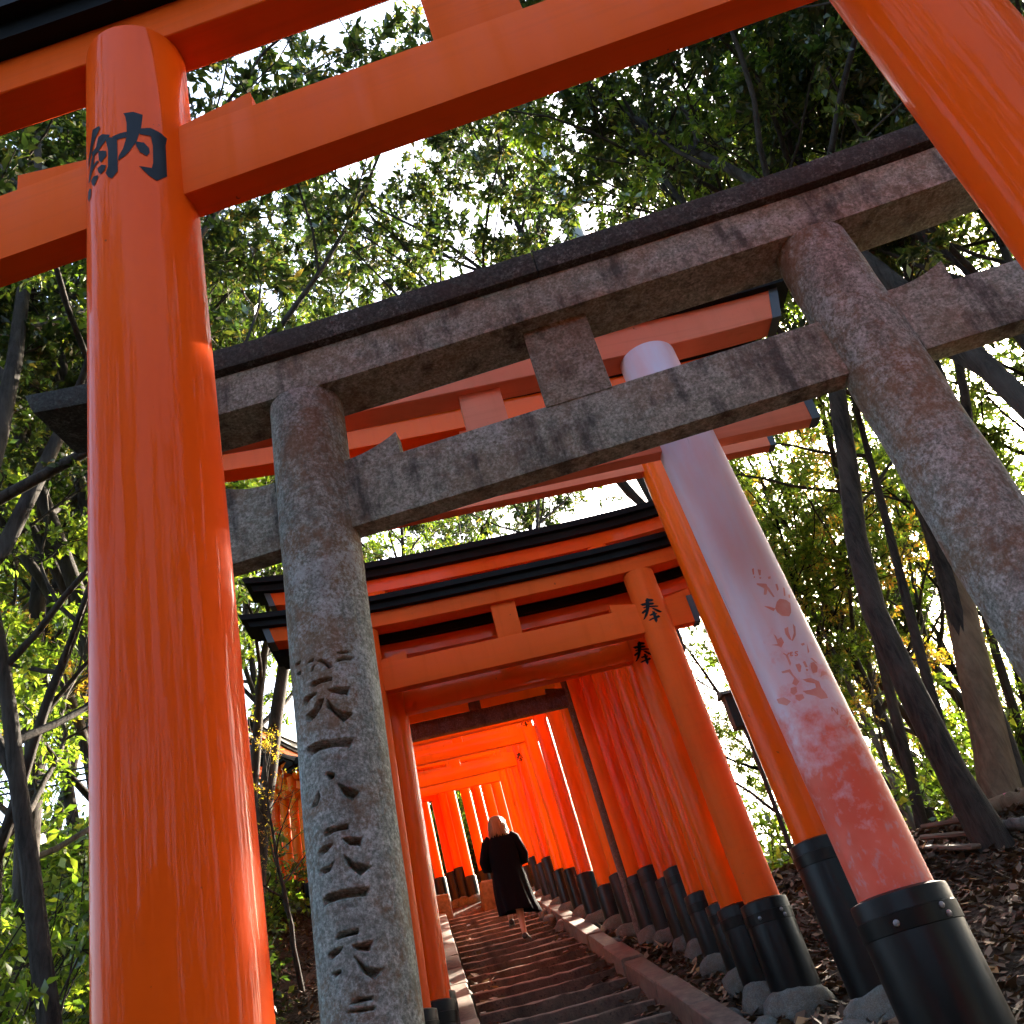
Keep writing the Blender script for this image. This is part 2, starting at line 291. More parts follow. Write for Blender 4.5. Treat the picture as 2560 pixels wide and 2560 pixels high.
SC=[[(-1.932,3.519),(-1.876,3.528),(-1.678,3.527),(-1.396,3.521),(-1.393,3.508),(-1.666,3.51),(-1.806,3.503),(-1.927,3.507)],[(-1.516,3.474),(-1.291,3.475),(-1.017,3.47),(-1.078,3.441),(-1.248,3.446),(-1.461,3.463)],[(-2.184,3.473),(-2.083,3.481),(-1.822,3.478),(-1.755,3.472),(-1.93,3.463),(-2.108,3.448),(-2.18,3.458)],[(-2.169,3.41),(-2.077,3.409),(-1.882,3.42),(-1.771,3.445),(-1.618,3.444),(-1.702,3.412),(-1.856,3.385),(-2.044,3.374),(-2.152,3.391)],[(-1.557,3.439),(-1.435,3.403),(-1.251,3.375),(-1.003,3.365),(-1.245,3.336),(-1.449,3.379),(-1.595,3.41)],[(-2.229,3.279),(-2.154,3.288),(-1.848,3.286),(-1.509,3.278),(-1.057,3.27),(-1.159,3.237),(-1.525,3.251),(-1.869,3.254),(-2.14,3.247),(-2.224,3.265)],[(-1.226,3.619),(-1.099,3.622),(-0.947,3.623),(-0.943,3.614),(-1.209,3.613)],[(-1.285,3.588),(-1.115,3.596),(-0.806,3.598),(-0.907,3.585),(-1.248,3.581)],[(-1.939,3.61),(-1.885,3.614),(-1.772,3.618),(-1.789,3.609),(-1.916,3.605)],[(-1.889,3.566),(-1.801,3.589),(-1.754,3.59),(-1.84,3.565)],[(-1.745,3.605),(-1.528,3.599),(-1.342,3.561),(-1.446,3.559),(-1.577,3.588)],[(-2.374,3.636),(-2.139,3.636),(-2.164,3.627),(-2.34,3.623)],[(-2.372,3.593),(-2.173,3.593),(-2.182,3.582),(-2.336,3.583)],[(-1.772,3.163),(-1.674,3.163),(-1.554,3.152),(-1.583,3.134),(-1.691,3.135)],[(-1.969,3.109),(-1.93,3.084),(-2.031,3.063),(-2.238,3.062),(-2.114,3.08)],[(-1.519,3.112),(-1.29,3.088),(-1.056,3.071),(-1.252,3.044),(-1.43,3.074)],[(-1.945,2.959),(-1.848,2.968),(-1.391,2.963),(-1.388,2.947),(-1.69,2.949),(-1.918,2.943)],[(-1.548,2.921),(-1.123,2.909),(-1.172,2.882),(-1.413,2.893)],[(-2.124,2.903),(-1.938,2.915),(-1.737,2.911),(-1.901,2.891),(-2.074,2.886)],[(-2.179,2.839),(-1.856,2.843),(-1.741,2.855),(-1.868,2.826),(-2.066,2.819)],[(-1.56,2.868),(-1.367,2.832),(-0.996,2.808),(-1.251,2.784),(-1.459,2.821)],[(-2.141,2.743),(-2.0,2.753),(-1.505,2.75),(-1.068,2.74),(-1.172,2.715),(-1.523,2.722),(-1.838,2.725),(-2.114,2.722)],[(-1.894,2.611),(-1.791,2.62),(-1.391,2.619),(-1.413,2.603),(-1.733,2.604),(-1.875,2.603)],[(-1.578,2.574),(-1.148,2.571),(-1.231,2.542),(-1.506,2.557)],[(-2.133,2.567),(-1.946,2.575),(-1.729,2.576),(-1.808,2.562),(-2.019,2.549),(-2.118,2.555)],[(-2.081,2.507),(-1.845,2.509),(-1.802,2.504),(-1.983,2.492)],[(-1.558,2.541),(-1.342,2.498),(-0.995,2.479),(-1.211,2.456),(-1.394,2.481)],[(-1.739,2.402),(-1.562,2.413),(-1.246,2.407),(-1.292,2.398),(-1.571,2.4)],[(-1.889,2.384),(-1.583,2.383),(-1.228,2.376),(-1.274,2.368),(-1.59,2.372)]]
HP=[[(-1.372,3.728),(-1.233,3.742),(-1.037,3.733),(-0.932,3.716),(-1.068,3.665),(-1.205,3.644),(-1.414,3.653),(-1.496,3.676),(-1.499,3.699)],[(-1.776,3.726),(-1.633,3.714),(-1.491,3.696),(-1.581,3.686),(-1.686,3.706)],[(-1.442,3.823),(-1.396,3.804),(-1.36,3.756),(-1.412,3.755),(-1.468,3.795)],[(-1.157,3.821),(-1.076,3.824),(-1.118,3.792),(-1.196,3.784)],[(-0.919,3.803),(-0.86,3.801),(-0.979,3.757),(-1.049,3.754)],[(-0.843,3.764),(-0.732,3.766),(-0.838,3.743),(-0.89,3.746)],[(-1.685,3.847),(-1.421,3.831),(-1.426,3.811),(-1.565,3.776),(-1.635,3.78),(-1.541,3.81),(-1.691,3.839)],[(-1.279,3.865),(-1.183,3.868),(-1.214,3.855),(-1.294,3.853)],[(-1.627,3.926),(-1.563,3.926),(-1.638,3.894),(-1.675,3.895)],[(-1.663,3.887),(-1.636,3.882),(-1.667,3.875),(-1.688,3.88)],[(-1.476,3.916),(-1.384,3.909),(-1.464,3.883),(-1.515,3.882)],[(-1.532,3.873),(-1.474,3.87),(-1.508,3.862),(-1.545,3.865)],[(-1.513,3.588),(-1.385,3.593),(-1.44,3.568),(-1.463,3.525),(-1.306,3.558),(-1.201,3.605),(-1.166,3.588),(-1.274,3.546),(-1.448,3.519),(-1.519,3.533),(-1.551,3.562)],[(-1.86,3.58),(-1.818,3.566),(-1.815,3.549),(-1.697,3.553),(-1.693,3.525),(-1.828,3.504),(-1.869,3.517),(-2.059,3.536),(-1.875,3.527),(-1.862,3.55)],[(-1.665,3.332),(-1.431,3.329),(-1.246,3.305),(-1.273,3.274),(-1.207,3.242),(-1.22,3.222),(-1.424,3.223),(-1.522,3.242),(-1.732,3.263),(-1.799,3.282),(-1.579,3.276),(-1.418,3.279),(-1.392,3.299),(-1.591,3.315)],[(-1.67,3.408),(-1.551,3.408),(-1.528,3.393),(-1.631,3.367),(-1.678,3.372)],[(-1.448,3.411),(-1.363,3.413),(-1.374,3.382),(-1.438,3.382)],[(-1.451,3.377),(-1.387,3.372),(-1.423,3.363),(-1.468,3.365)],[(-1.241,3.399),(-1.11,3.402),(-1.072,3.375),(-1.172,3.35),(-1.312,3.348),(-1.3,3.374)],[(-1.18,3.424),(-1.104,3.421),(-1.009,3.393),(-1.074,3.396)],[(-1.152,3.323),(-1.014,3.353),(-0.806,3.351),(-0.817,3.338),(-1.03,3.332)],[(-2.114,3.401),(-1.856,3.396),(-1.839,3.368),(-1.768,3.327),(-1.894,3.314),(-1.974,3.33),(-1.861,3.349),(-1.919,3.384),(-2.092,3.391)],[(-1.803,3.467),(-1.749,3.458),(-1.756,3.421),(-1.819,3.409),(-1.812,3.446)],[(-1.261,3.499),(-1.13,3.502),(-1.146,3.491),(-1.244,3.488)],[(-1.049,3.498),(-1.099,3.455),(-1.183,3.446),(-1.118,3.472)],[(-2.063,3.315),(-1.906,3.31),(-1.941,3.286),(-2.056,3.279),(-2.126,3.294)],[(-2.03,3.277),(-1.835,3.269),(-1.832,3.249),(-1.997,3.244),(-2.065,3.259)],[(-2.642,3.302),(-2.367,3.291),(-2.214,3.259),(-2.387,3.251),(-2.634,3.28)]]
HPL=[[(-1.84,3.476),(-1.773,3.461)],[(-1.683,3.47),(-1.773,3.461),(-1.772,3.438)],[(-1.659,3.469),(-1.683,3.453)],[(-1.659,3.469),(-1.586,3.468)],[(-1.67,3.462),(-1.615,3.461)],[(-1.686,3.454),(-1.618,3.453)],[(-1.441,3.464),(-1.514,3.466),(-1.536,3.46),(-1.483,3.453),(-1.522,3.446),(-1.574,3.45)],[(-0.918,3.134),(-1.061,3.133),(-1.145,3.119),(-1.059,3.113),(-1.057,3.098),(-1.197,3.088),(-1.266,3.097)],[(-1.064,3.075),(-0.828,3.111),(-0.832,3.067)],[(-0.986,3.086),(-0.808,3.089)],[(-1.288,3.158),(-1.238,3.179),(-1.163,3.139),(-1.1,3.168)]]
# ---------------------------------------------------------------- ground
def build_ground():
    xs=np.unique(np.concatenate([np.arange(-9,9.01,.2),np.linspace(-90,-9,45),np.linspace(9,90,45)]))
    ys=np.unique(np.concatenate([np.arange(-3,24.01,.2),np.linspace(-40,-3,14),np.linspace(24,120,50)]))
    X,Y=np.meshgrid(xs,ys); Z=th_s(X,Y)
    cx=path_cx(Y); inst=(1-sstep(.62,.78,np.abs(X-cx)))*sstep(2.0,2.6,Y)*(1-sstep(18.2,18.8,Y))
    Z=Z-.30*inst
    nx,ny=len(xs),len(ys)
    V=np.stack([X.ravel(),Y.ravel(),Z.ravel()],1)
    i=np.arange(nx*ny).reshape(ny,nx)
    F=np.stack([i[:-1,:-1].ravel(),i[:-1,1:].ravel(),i[1:,1:].ravel(),i[1:,:-1].ravel()],1)
    o=np_mesh('ground',V,F,MAT['soil'],None,True); tag(o,kind='structure'); return o
build_ground()
def rough_box(bm,mn,mx,jit=.012,rnd=rng,bev=.012):
    bm2=bmesh.new(); bmesh.ops.create_cube(bm2,size=1)
    for v in bm2.verts:
        v.co=Vector([mn[k] if v.co[k]<0 else mx[k] for k in range(3)])
    bmesh.ops.bevel(bm2,geom=list(bm2.edges),offset=bev,segments=1,affect='EDGES')
    for v in bm2.verts: v.co+=Vector((rnd.uniform(-jit,jit),rnd.uniform(-jit,jit),rnd.uniform(-jit,jit)))
    me=bpy.data.meshes.new('tmp'); bm2.to_mesh(me); bm2.free(); bm.from_mesh(me); bpy.data.meshes.remove(me)
PATH_YAW=math.atan2(.18,1.0)
def build_stairs():
    root=empty('stairs',(float(path_cx(2.5)),2.5,float(th(path_cx(2.5),2.5))),PATH_YAW); tag(root,kind='structure')
    root.rotation_euler.z=PATH_YAW
    y=2.5; k=0
    while y<18.3:
        cx=float(path_cx(y)); z=float(th(cx,y)); ln=.50+rng.uniform(-.03,.03)
        # one stone tread: nosing block, worn, in the local frame of the flight
        bm=bmesh.new()
        nseg=14; w=.70; prof=[(-.02,-.26),(-.022,-.02),(-.005,.0),(.10,.004),(.62,-.012),(.62,-.26)]
        rows=[]
        for i in range(nseg+1):
            xx=-w+2*w*i/nseg; sag=-.012*(1-abs(xx/w)**2)
            rows.append([bm.verts.new((xx,a+(rng.uniform(-.008,.008) if 0<j<3 else 0),b+(sag+rng.uniform(-.007,.007) if 0<j<5 else 0))) for j,(a,b) in enumerate(prof)])
        for i in range(nseg):
            for j in range(len(prof)-1): bm.faces.new((rows[i][j],rows[i+1][j],rows[i+1][j+1],rows[i][j+1]))
        bm.faces.new(rows[0]); bm.faces.new(rows[-1][::-1])
        bmesh.ops.recalc_face_normals(bm,faces=bm.faces)
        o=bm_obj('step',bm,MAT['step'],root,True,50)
        wl=Vector((cx,y,z))-Vector(root.location); wl.rotate(Matrix.Rotation(-PATH_YAW,3,'Z')); o.location=wl
        y+=ln; k+=1
    for sgn,nm in((1,'right'),(-1,'left')):
        kr=empty('kerb_'+nm,(float(path_cx(3))+sgn*.8,3.0,float(th(path_cx(3),3.0)))); tag(kr,kind='structure')
        y=2.6
        while y<18.6:
            ln=rng.uniform(.75,1.25)
            off=.82 if sgn>0 else .84
            c0=Vector((float(path_cx(y))+sgn*off,y,float(th(path_cx(y),y))+.08)); y2=y+ln-.012
            c1=Vector((float(path_cx(y2))+sgn*off,y2,float(th(path_cx(y2),y2))+.08))
            d=(c1-c0); bm=bmesh.new(); hw=.10+rng.uniform(-.008,.008)
            rough_box(bm,(-hw,0,-.28),(hw,d.length,.02+rng.uniform(-.012,.012)),.006)
            o=bm_obj('kerb_stone',bm,MAT['kerb'],kr,True,40)
            q=Matrix((Vector((d.y,-d.x,0)).normalized(),d.normalized(),Vector((d.y,-d.x,0)).normalized().cross(d.normalized()))).transposed().to_4x4()
            o.matrix_parent_inverse=Matrix(); o.matrix_local=Matrix.Translation(c0-Vector(kr.location))@q
            y+=ln
build_stairs()
# lower path in front of the first step, and the landing above the last one
def strip(name,pts,w,mat,dz):
    V=[];F=[]
    for i,(x,y) in enumerate(pts):
        a=Vector(pts[min(i+1,len(pts)-1)])-Vector(pts[max(i-1,0)]); nrm=Vector((a.y,-a.x)).normalized()
        for s in(-1,-.5,0,.5,1):
            px,py=x+nrm.x*w*s,y+nrm.y*w*s; V.append((px,py,float(th(px,py))+dz+rng.uniform(-.006,.006)))
    n=5
    for i in range(len(pts)-1):
        for j in range(n-1): F.append((i*n+j,i*n+j+1,(i+1)*n+j+1,(i+1)*n+j))
    return tag(mesh_obj(name,V,F,mat,None,True),kind='structure')
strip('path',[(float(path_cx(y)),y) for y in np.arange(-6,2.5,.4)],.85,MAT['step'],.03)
# ---------------------------------------------------------------- torii
def tube_ring(cx,cy,r,z,n): return [(cx+r*math.cos(2*math.pi*i/n),cy+r*math.sin(2*math.pi*i/n),z) for i in range(n)]
def lathe(prof,n=40,axis=lambda z:(0,0),cap=(True,True)):
    V=[];F=[]
    for r,z in prof:
        ax=axis(z); V+=tube_ring(ax[0],ax[1],r,z,n)
    for k in range(len(prof)-1):
        for i in range(n):
            j=(i+1)%n; F.append((k*n+i,k*n+j,(k+1)*n+j,(k+1)*n+i))
    if cap[0]: F.append(tuple(range(n))[::-1])
    if cap[1]: F.append(tuple((len(prof)-1)*n+i for i in range(n)))
    return V,F
def loft(sec,L0,slant=0.0,curve=0.0,nseg=20,x0=None,x1=None,pw=3.2,zc=0.0):
    """extrude a closed (y,z) section along x; ends rise by curve; slant makes the top longer"""
    V=[];F=[]; m=len(sec)
    for i in range(nseg+1):
        t=-1+2*i/nseg
        if x0 is not None: t=x0+(x1-x0)*i/nseg
        for y,z in sec:
            V.append((t*(L0+slant*(z-zc)),y,z+curve*abs(t)**pw))
    for i in range(nseg):
        for j in range(m):
            k=(j+1)%m; F.append((i*m+j,(i+1)*m+j,(i+1)*m+k,i*m+k))
    F.append(tuple(range(m))); F.append(tuple(nseg*m+j for j in range(m))[::-1])
    return V,F
def fixn(o):
    bm=bmesh.new(); bm.from_mesh(o.data); bmesh.ops.recalc_face_normals(bm,faces=bm.faces); bm.to_mesh(o.data); bm.free(); return o
def bevel(o,w=.006,seg=2):
    bm=bmesh.new(); bm.from_mesh(o.data); bmesh.ops.recalc_face_normals(bm,faces=bm.faces)
    es=[e for e in bm.edges if len(e.link_faces)==2 and e.calc_face_angle(0)>R(35)]
    bmesh.ops.bevel(bm,geom=es,offset=w,segments=seg,affect='EDGES',profile=.6,clamp_overlap=True)
    bm.to_mesh(o.data); bm.free()
    o.data.polygons.foreach_set('use_smooth',np.ones(len(o.data.polygons),bool)); o.data.set_sharp_from_angle(angle=R(32)); return o
def rect(y0,y1,z0,z1): return [(y0,z0),(y1,z0),(y1,z1),(y0,z1)]
def wedge_mesh(x0,x1,y0,y1,z,h0,h1,conc=0.0,n=6):
    """low at x0 (the pillar), tall at x1"""
    V=[];F=[]
    for i in range(n+1):
        t=i/n; x=x0+(x1-x0)*t; h=h0+(h1-h0)*(t**(1+conc))
        V+=[(x,y0,z),(x,y1,z),(x,y1,z+h),(x,y0,z+h)]
    for i in range(n):
        a=i*4
        for j in range(4): F.append((a+j,a+4+j,a+4+(j+1)%4,a+(j+1)%4))
    F.append((0,1,2,3)); F.append((n*4,n*4+3,n*4+2,n*4+1))
    return V,F
def stroke_obj(name,polys,r,axis,mat,parent,off=.0022,cut=.09):
    """flat polygons given as (angle, z) wrapped on a leaning round pillar"""
    bm=bmesh.new()
    for pl in polys:
        vs_=[bm.verts.new((a,z,0)) for a,z in pl]
        try: bm.faces.new(vs_)
        except Exception: pass
    lo=min(a for pl in polys for a,z in pl); hi=max(a for pl in polys for a,z in pl)
    a=lo+cut
    while a<hi:
        bmesh.ops.bisect_plane(bm,geom=list(bm.verts)+list(bm.edges)+list(bm.faces),plane_co=(a,0,0),plane_no=(1,0,0)); a+=cut
    bmesh.ops.triangulate(bm,faces=list(bm.faces))
    for v in bm.verts:
        a,z=v.co.x,v.co.y; ax=axis(z); v.co=Vector((ax[0]+(r+off)*math.cos(a),ax[1]+(r+off)*math.sin(a),z))
    # outward normals
    for f in bm.faces:
        c=f.calc_center_median(); ax=axis(c.z)
        f.normal_update()
        if f.normal.dot(Vector((c.x-ax[0],c.y-ax[1],0)))<0: f.normal_flip()
    return bm_obj(name,bm,mat,parent,True)
def torii(name,label,cat_group,Rp,yaw,span,nz,lean,r,nh,nw,sh,sw,mats,sleeve=.7,kas=.20,kas_over=.10,lin_h=.22,strut=.2,ext=.36,lext=.55,curve=.10,
          wedge=(.03,.07,.22),caps=True,detail=True,n=40,bolts=False,pillar_mats=None,sleeve_r=1.3):
    """Rp: right pillar axis at tie-beam height (world x,y); nz: world height of the underside of the tie beam"""
    c,s=math.cos(yaw),math.sin(yaw)
    mx,my=Rp[0]-span/2*c,Rp[1]-span/2*s
    oz=float(th(mx,my)); root=empty(name,(mx,my,oz),yaw)
    tag(root,label,'torii',cat_group)
    z0=nz-oz; P=mats; hs=span/2
    info=dict(root=root,axis={},z0=z0,r=r)
    for sd in(-1,1):
        ax=lambda z,sd=sd:(sd*hs-sd*lean*(z-z0),0.0)
        bx,by=mx+sd*hs*c,my+sd*hs*s; gz_=float(th(bx,by))-oz
        top=z0+sh
        zs=np.linspace(gz_-.15,top,12)
        prof=[(r*(1.035-.035*(k/11)),z) for k,z in enumerate(zs)]; prof=[(r,z) for _,z in prof]
        V,F=lathe(prof,n,ax); pm=(pillar_mats or {}).get(sd,P['pillar'])
        mesh_obj('pillar',V,F,pm,root,True,40)
        info['axis'][sd]=ax; info.setdefault('ground',{})[sd]=gz_
        if sleeve:
            rs=r*sleeve_r; zt=gz_+sleeve
            V,F=lathe([(rs*1.02,gz_-.05),(rs*1.01,gz_+.3*sleeve),(rs,zt-.012),(rs*.985,zt),(r*1.01,zt+.012),(r*.9,zt+.012)],n,ax)
            so=mesh_obj('sleeve',V,F,MAT['sleeve'],root,True,40)
            if detail:
                zb=zt-.07
                V,F=lathe([(rs*1.0,zb-.075),(rs*1.022,zb-.072),(rs*1.022,zb-.002),(rs*1.0,zb)],n,ax,(False,False))
                mesh_obj('band',V,F,MAT['sleeve'],so,True,40)
                if bolts:
                    for a,dz in((-2.05,-.04),(-1.08,-.02),(-1.0,-.055)):
                        aa=a-yaw; axz=ax(zb+dz); cx_,cy_=axz[0]+rs*1.02*math.cos(aa),axz[1]+rs*1.02*math.sin(aa)
                        V,F=lathe([(.0135,-.004),(.0135,.004),(.009,.009),(.002,.011)],10)
                        b=mesh_obj('bolt',V,F,MAT['bolt'],so,True); b.location=(cx_,cy_,zb+dz); b.rotation_euler=(0,math.pi/2,aa)
    # tie beam through both pillars
    Ln=hs+ext
    o=mesh_obj('tie_beam',*loft(rect(-nw/2,nw/2,z0,z0+nh),Ln,nseg=2),P['beam'],root); bevel(o,.005)
    if caps:
        for sd in(-1,1):
            V,F=loft(rect(-nw/2-.004,nw/2+.004,z0-.004,z0+nh+.004),1,nseg=1,x0=sd*(Ln-.045),x1=sd*(Ln+.004)); e=mesh_obj('end_cap',V,F,MAT['slate'],o); fixn(e)
    if wedge:
        for sd in(-1,1):
            for io in(-1,1):
                xp=sd*hs+io*r*.9; x1=xp+io*wedge[2]
                w=mesh_obj('wedge',*wedge_mesh(xp,x1,-nw/2+.002,nw/2-.002,z0+nh-.002,wedge[0],wedge[1],wedge[3] if len(wedge)>3 else 0),P['beam'],root); fixn(w)
    if strut:
        st=mesh_obj('centre_strut',*loft(rect(-nw*.45,nw*.45,z0+nh-.01,z0+sh+.01),strut/2,nseg=1),P.get('strut',P['beam']),root); bevel(st,.004)
    Ls=hs+lext
    sec=[(-sw/2,z0+sh),(sw/2,z0+sh),(sw/2+.012,z0+sh+lin_h),(-sw/2-.012,z0+sh+lin_h)]
    lo=mesh_obj('lintel',*loft(sec,Ls,.25,curve,24,zc=z0+sh),P['lintel'],root); fixn(lo); bevel(lo,.004,1)
    if caps:
        for sd in(-1,1):
            sc2=[(y*1.05,z+(.005 if k>1 else -.005)) for k,(y,z) in enumerate(sec)]
            V,F=loft(sc2,Ls,.25,curve,1,x0=sd*(1-.05/Ls),x1=sd*(1+.005/Ls),zc=z0+sh); e=mesh_obj('end_cap',V,F,MAT['slate'],lo); fixn(e)
    zk=z0+sh+lin_h
    d=sw/2
    if P['roof'] is not None:
        Lk=Ls+.16
        a=kas_over
        sec=[(-d-a*.55,zk),(d+a*.55,zk),(d+a*.62,zk+kas*.4),(-d-a*.62,zk+kas*.4)]
        k1=mesh_obj('roof_beam',*loft(sec,Lk-.04,.3,curve*1.15,24,zc=zk),P['roof'],root); fixn(k1)
        sec=[(-d-a,zk+kas*.4),(d+a,zk+kas*.4),(d+a*1.05,zk+kas*.72),(.0,zk+kas*1.15),(-d-a*1.05,zk+kas*.72)]
        k2=mesh_obj('roof_cap',*loft(sec,Lk,.35,curve*1.15,24,zc=zk),P['roof'],k1); fixn(k2)
    return info
# ---------------------------------------------------------------- the individual gates
def VM(p,b=None,l=None,roof=MAT['black'],strut=None): return dict(pillar=p,beam=b or p,lintel=l or b or p,roof=roof,strut=strut or b or p)
CZ=1.97
def rp(c,yaw,s): return (c[0]+s*math.cos(yaw),c[1]+s*math.sin(yaw))
gateA=torii('torii_gate','glossy orange torii with one large black character, in front of the stone torii',None,
  rp((.3585,2.1687),-.0785,1.35),-.0785,2.70,2.9501+CZ,0.0,.1904,.3535,.1153,.9263,.1711,VM(MAT['verm_new'],MAT['verm_beam']),
  sleeve=.95,kas=.22,kas_over=.17,lin_h=.20,strut=.34,ext=.62,lext=.85,curve=.05,wedge=(.030,.085,.30),caps=False,n=96)
axA=gateA['axis'][-1]; oA=gateA['root'].location.z
stroke_obj('inscription',[[(a+.0785,z-oA) for a,z in pl] for pl in NO],.1904,axA,MAT['ink'],gateA['root'])
# grey stone torii: carved left pillar, no sleeves
def stone_torii(name,label,c,yaw,hs,nz,lean,r,nh,nw,sh,sw,mats,carve=None,ext=.85,lext=.86,cap_h=.145,lin_h=.215,strut=.30,curve=.12,n=64):
    cc,ss=math.cos(yaw),math.sin(yaw); oz=float(th(*c)); root=empty(name,(c[0],c[1],oz),yaw); tag(root,label,'torii')
    z0=nz-oz
    for sd in(-1,1):
        ax=lambda z,sd=sd:(sd*hs-sd*lean*(z-z0),0.0)
        gz_=float(th(c[0]+sd*hs*cc,c[1]+sd*hs*ss))-oz; top=z0+sh
        if sd==-1 and carve:
            th_d=np.arange(-2.75,-.15,.02)-yaw; th_c=np.linspace(-.15-yaw,2*math.pi-2.75-yaw,34)[:-1]; T=np.concatenate([th_d,th_c])
            zd0,zd1=2.25-oz,3.75-oz
            Z=np.concatenate([np.linspace(gz_-.1,zd0,16)[:-1],np.arange(zd0,zd1,.0045),np.linspace(zd1,top,14)])
            TT,ZZ=np.meshgrid(T,Z); dep=np.zeros_like(TT)
            for pl,dmax in carve:
                P=np.array([((a-yaw)*r,z-oz) for a,z in pl]); px,pz=TT*r,ZZ
                bb=(px>P[:,0].min()-.01)&(px<P[:,0].max()+.01)&(pz>P[:,1].min()-.01)&(pz<P[:,1].max()+.01)
                if not bb.any(): continue
                qx,qz=px[bb],pz[bb]; ins=np.zeros(len(qx),bool); dist=np.full(len(qx),9.)
                for i in range(len(P)):
                    a_,b_=P[i],P[(i+1)%len(P)]
                    cond=((a_[1]>qz)!=(b_[1]>qz)); den=(b_[1]-a_[1]) if abs(b_[1]-a_[1])>1e-9 else 1e-9
                    ins^=cond&(qx<(b_[0]-a_[0])*(qz-a_[1])/den+a_[0])
                    e=b_-a_; tt=np.clip(((qx-a_[0])*e[0]+(qz-a_[1])*e[1])/max(e@e,1e-12),0,1)
                    dist=np.minimum(dist,np.hypot(qx-a_[0]-tt*e[0],qz-a_[1]-tt*e[1]))
                sdn=np.where(ins,dist,-dist); dep[bb]=np.maximum(dep[bb],dmax*sstep(-.0015,.006,sdn))
            RR=r-dep+.0022*np.sin(7*TT+3*ZZ)*np.sin(5.1*ZZ+2*TT)
            axx=-hs+lean*(ZZ-z0)
            V=np.stack([(axx+RR*np.cos(TT)).ravel(),(RR*np.sin(TT)).ravel(),ZZ.ravel()],1)
            nz_,nt_=TT.shape; idx=np.arange(nz_*nt_).reshape(nz_,nt_); nx_=np.roll(idx,-1,axis=1)
            F=np.stack([idx[:-1].ravel(),nx_[:-1].ravel(),nx_[1:].ravel(),idx[1:].ravel()],1)
            po=np_mesh('pillar',V,F,mats['pillar'],root,True); po['label']='granite pillar carved with a column of characters'
        else:
            zs=np.linspace(gz_-.1,top,40); V,F=lathe([(r+.003*math.sin(6*z)+.002*math.sin(17*z),z) for z in zs],n,ax); mesh_obj('pillar',V,F,mats['pillar'],root,True,40)
    o=mesh_obj('tie_beam',*loft(rect(-nw/2,nw/2,z0,z0+nh),hs+ext,nseg=30),mats['beam'],root); bevel(o,.008)
    for sd in(-1,1):
        for io in(-1,1):
            if sd==1 and io==-1: continue
            xp=sd*hs+io*r*.92; w=mesh_obj('wedge',*wedge_mesh(xp,xp+io*.27,-nw*.42,nw*.42,z0+nh-.003,.055,.125,1.2,8),mats['beam'],root); fixn(w)
    st=mesh_obj('centre_strut',*loft(rect(-nw*.55,nw*.55,z0+nh-.01,z0+sh+.01),strut/2,nseg=1),mats['strut'],root); bevel(st,.006)
    sec=[(-sw/2,z0+sh),(sw/2,z0+sh),(sw/2+.01,z0+sh+lin_h),(-sw/2-.01,z0+sh+lin_h)]
    lo=mesh_obj('lintel',*loft(sec,hs+lext,.35,curve*.4,48,zc=z0+sh,pw=4.0),mats['beam'],root); fixn(lo); bevel(lo,.008)
    zk=z0+sh+lin_h
    for x0,x1 in((-1,-.0006),(.0006,1)):
        sec=[(-sw/2-.05,zk+.002),(sw/2+.05,zk+.002),(sw/2+.065,zk+cap_h*.8),(0,zk+cap_h*1.15),(-sw/2-.065,zk+cap_h*.8)]
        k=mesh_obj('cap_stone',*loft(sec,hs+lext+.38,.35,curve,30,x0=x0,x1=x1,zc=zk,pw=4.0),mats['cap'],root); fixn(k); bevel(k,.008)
    return root
carve=[(pl,.055) for pl in SC]
rr=random.Random(3)
for k in range(46):   # the worn column of small characters down the inner side
    z=2.35+k*.034+rr.uniform(-.01,.01); a=-.62+rr.uniform(-.07,.07); w=rr.uniform(.05,.16); h=rr.uniform(.004,.008)
    carve.append(([(a,z),(a+w,z+.004),(a+w,z+.004+h),(a,z+h)],.006))
    if k%2: carve.append(([(a+.05,z-.02),(a+.09,z-.02),(a+.09,z+.015),(a+.05,z+.015)],.006))
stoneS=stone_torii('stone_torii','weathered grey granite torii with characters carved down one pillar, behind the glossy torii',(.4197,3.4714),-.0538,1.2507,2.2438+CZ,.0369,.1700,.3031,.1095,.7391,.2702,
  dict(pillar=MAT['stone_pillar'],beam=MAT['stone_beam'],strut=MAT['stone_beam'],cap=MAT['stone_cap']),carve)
# faded torii with the hand-rubbed pillar
gateB=torii('torii_gate','faded pink torii with handprints rubbed into its bleached pillar, behind the stone torii',None,(1.022,4.507),R(5.7),2.06,2.808+CZ,.044,.162,.22,.085,.666,.165,
  VM(MAT['verm_dull'],MAT['verm_pink'],MAT['verm_pink']),sleeve=1.07,kas=.17,kas_over=.10,lin_h=.20,strut=.24,ext=.745,lext=.79,curve=.055,n=64,bolts=True,pillar_mats={1:MAT['bleached']},sleeve_r=1.27)
oB=gateB['root'].location.z
stroke_obj('handprints',[[(a-R(5.7),z-oB) for a,z in pl] for pl in HP],.162,gateB['axis'][1],MAT['rubbed'],gateB['root'],.0012)
def poly_strips(lines,r,w):
    out=[]
    for ln in lines:
        for (a0,z0),(a1,z1) in zip(ln[:-1],ln[1:]):
            dx,dz=(a1-a0)*r,z1-z0; l=math.hypot(dx,dz) or 1e-6; nx_,nz_=-dz/l*w/2,dx/l*w/2
            out.append([(a0+nx_/r,z0+nz_),(a1+nx_/r,z1+nz_),(a1-nx_/r,z1-nz_),(a0-nx_/r,z0-nz_)])
    return out
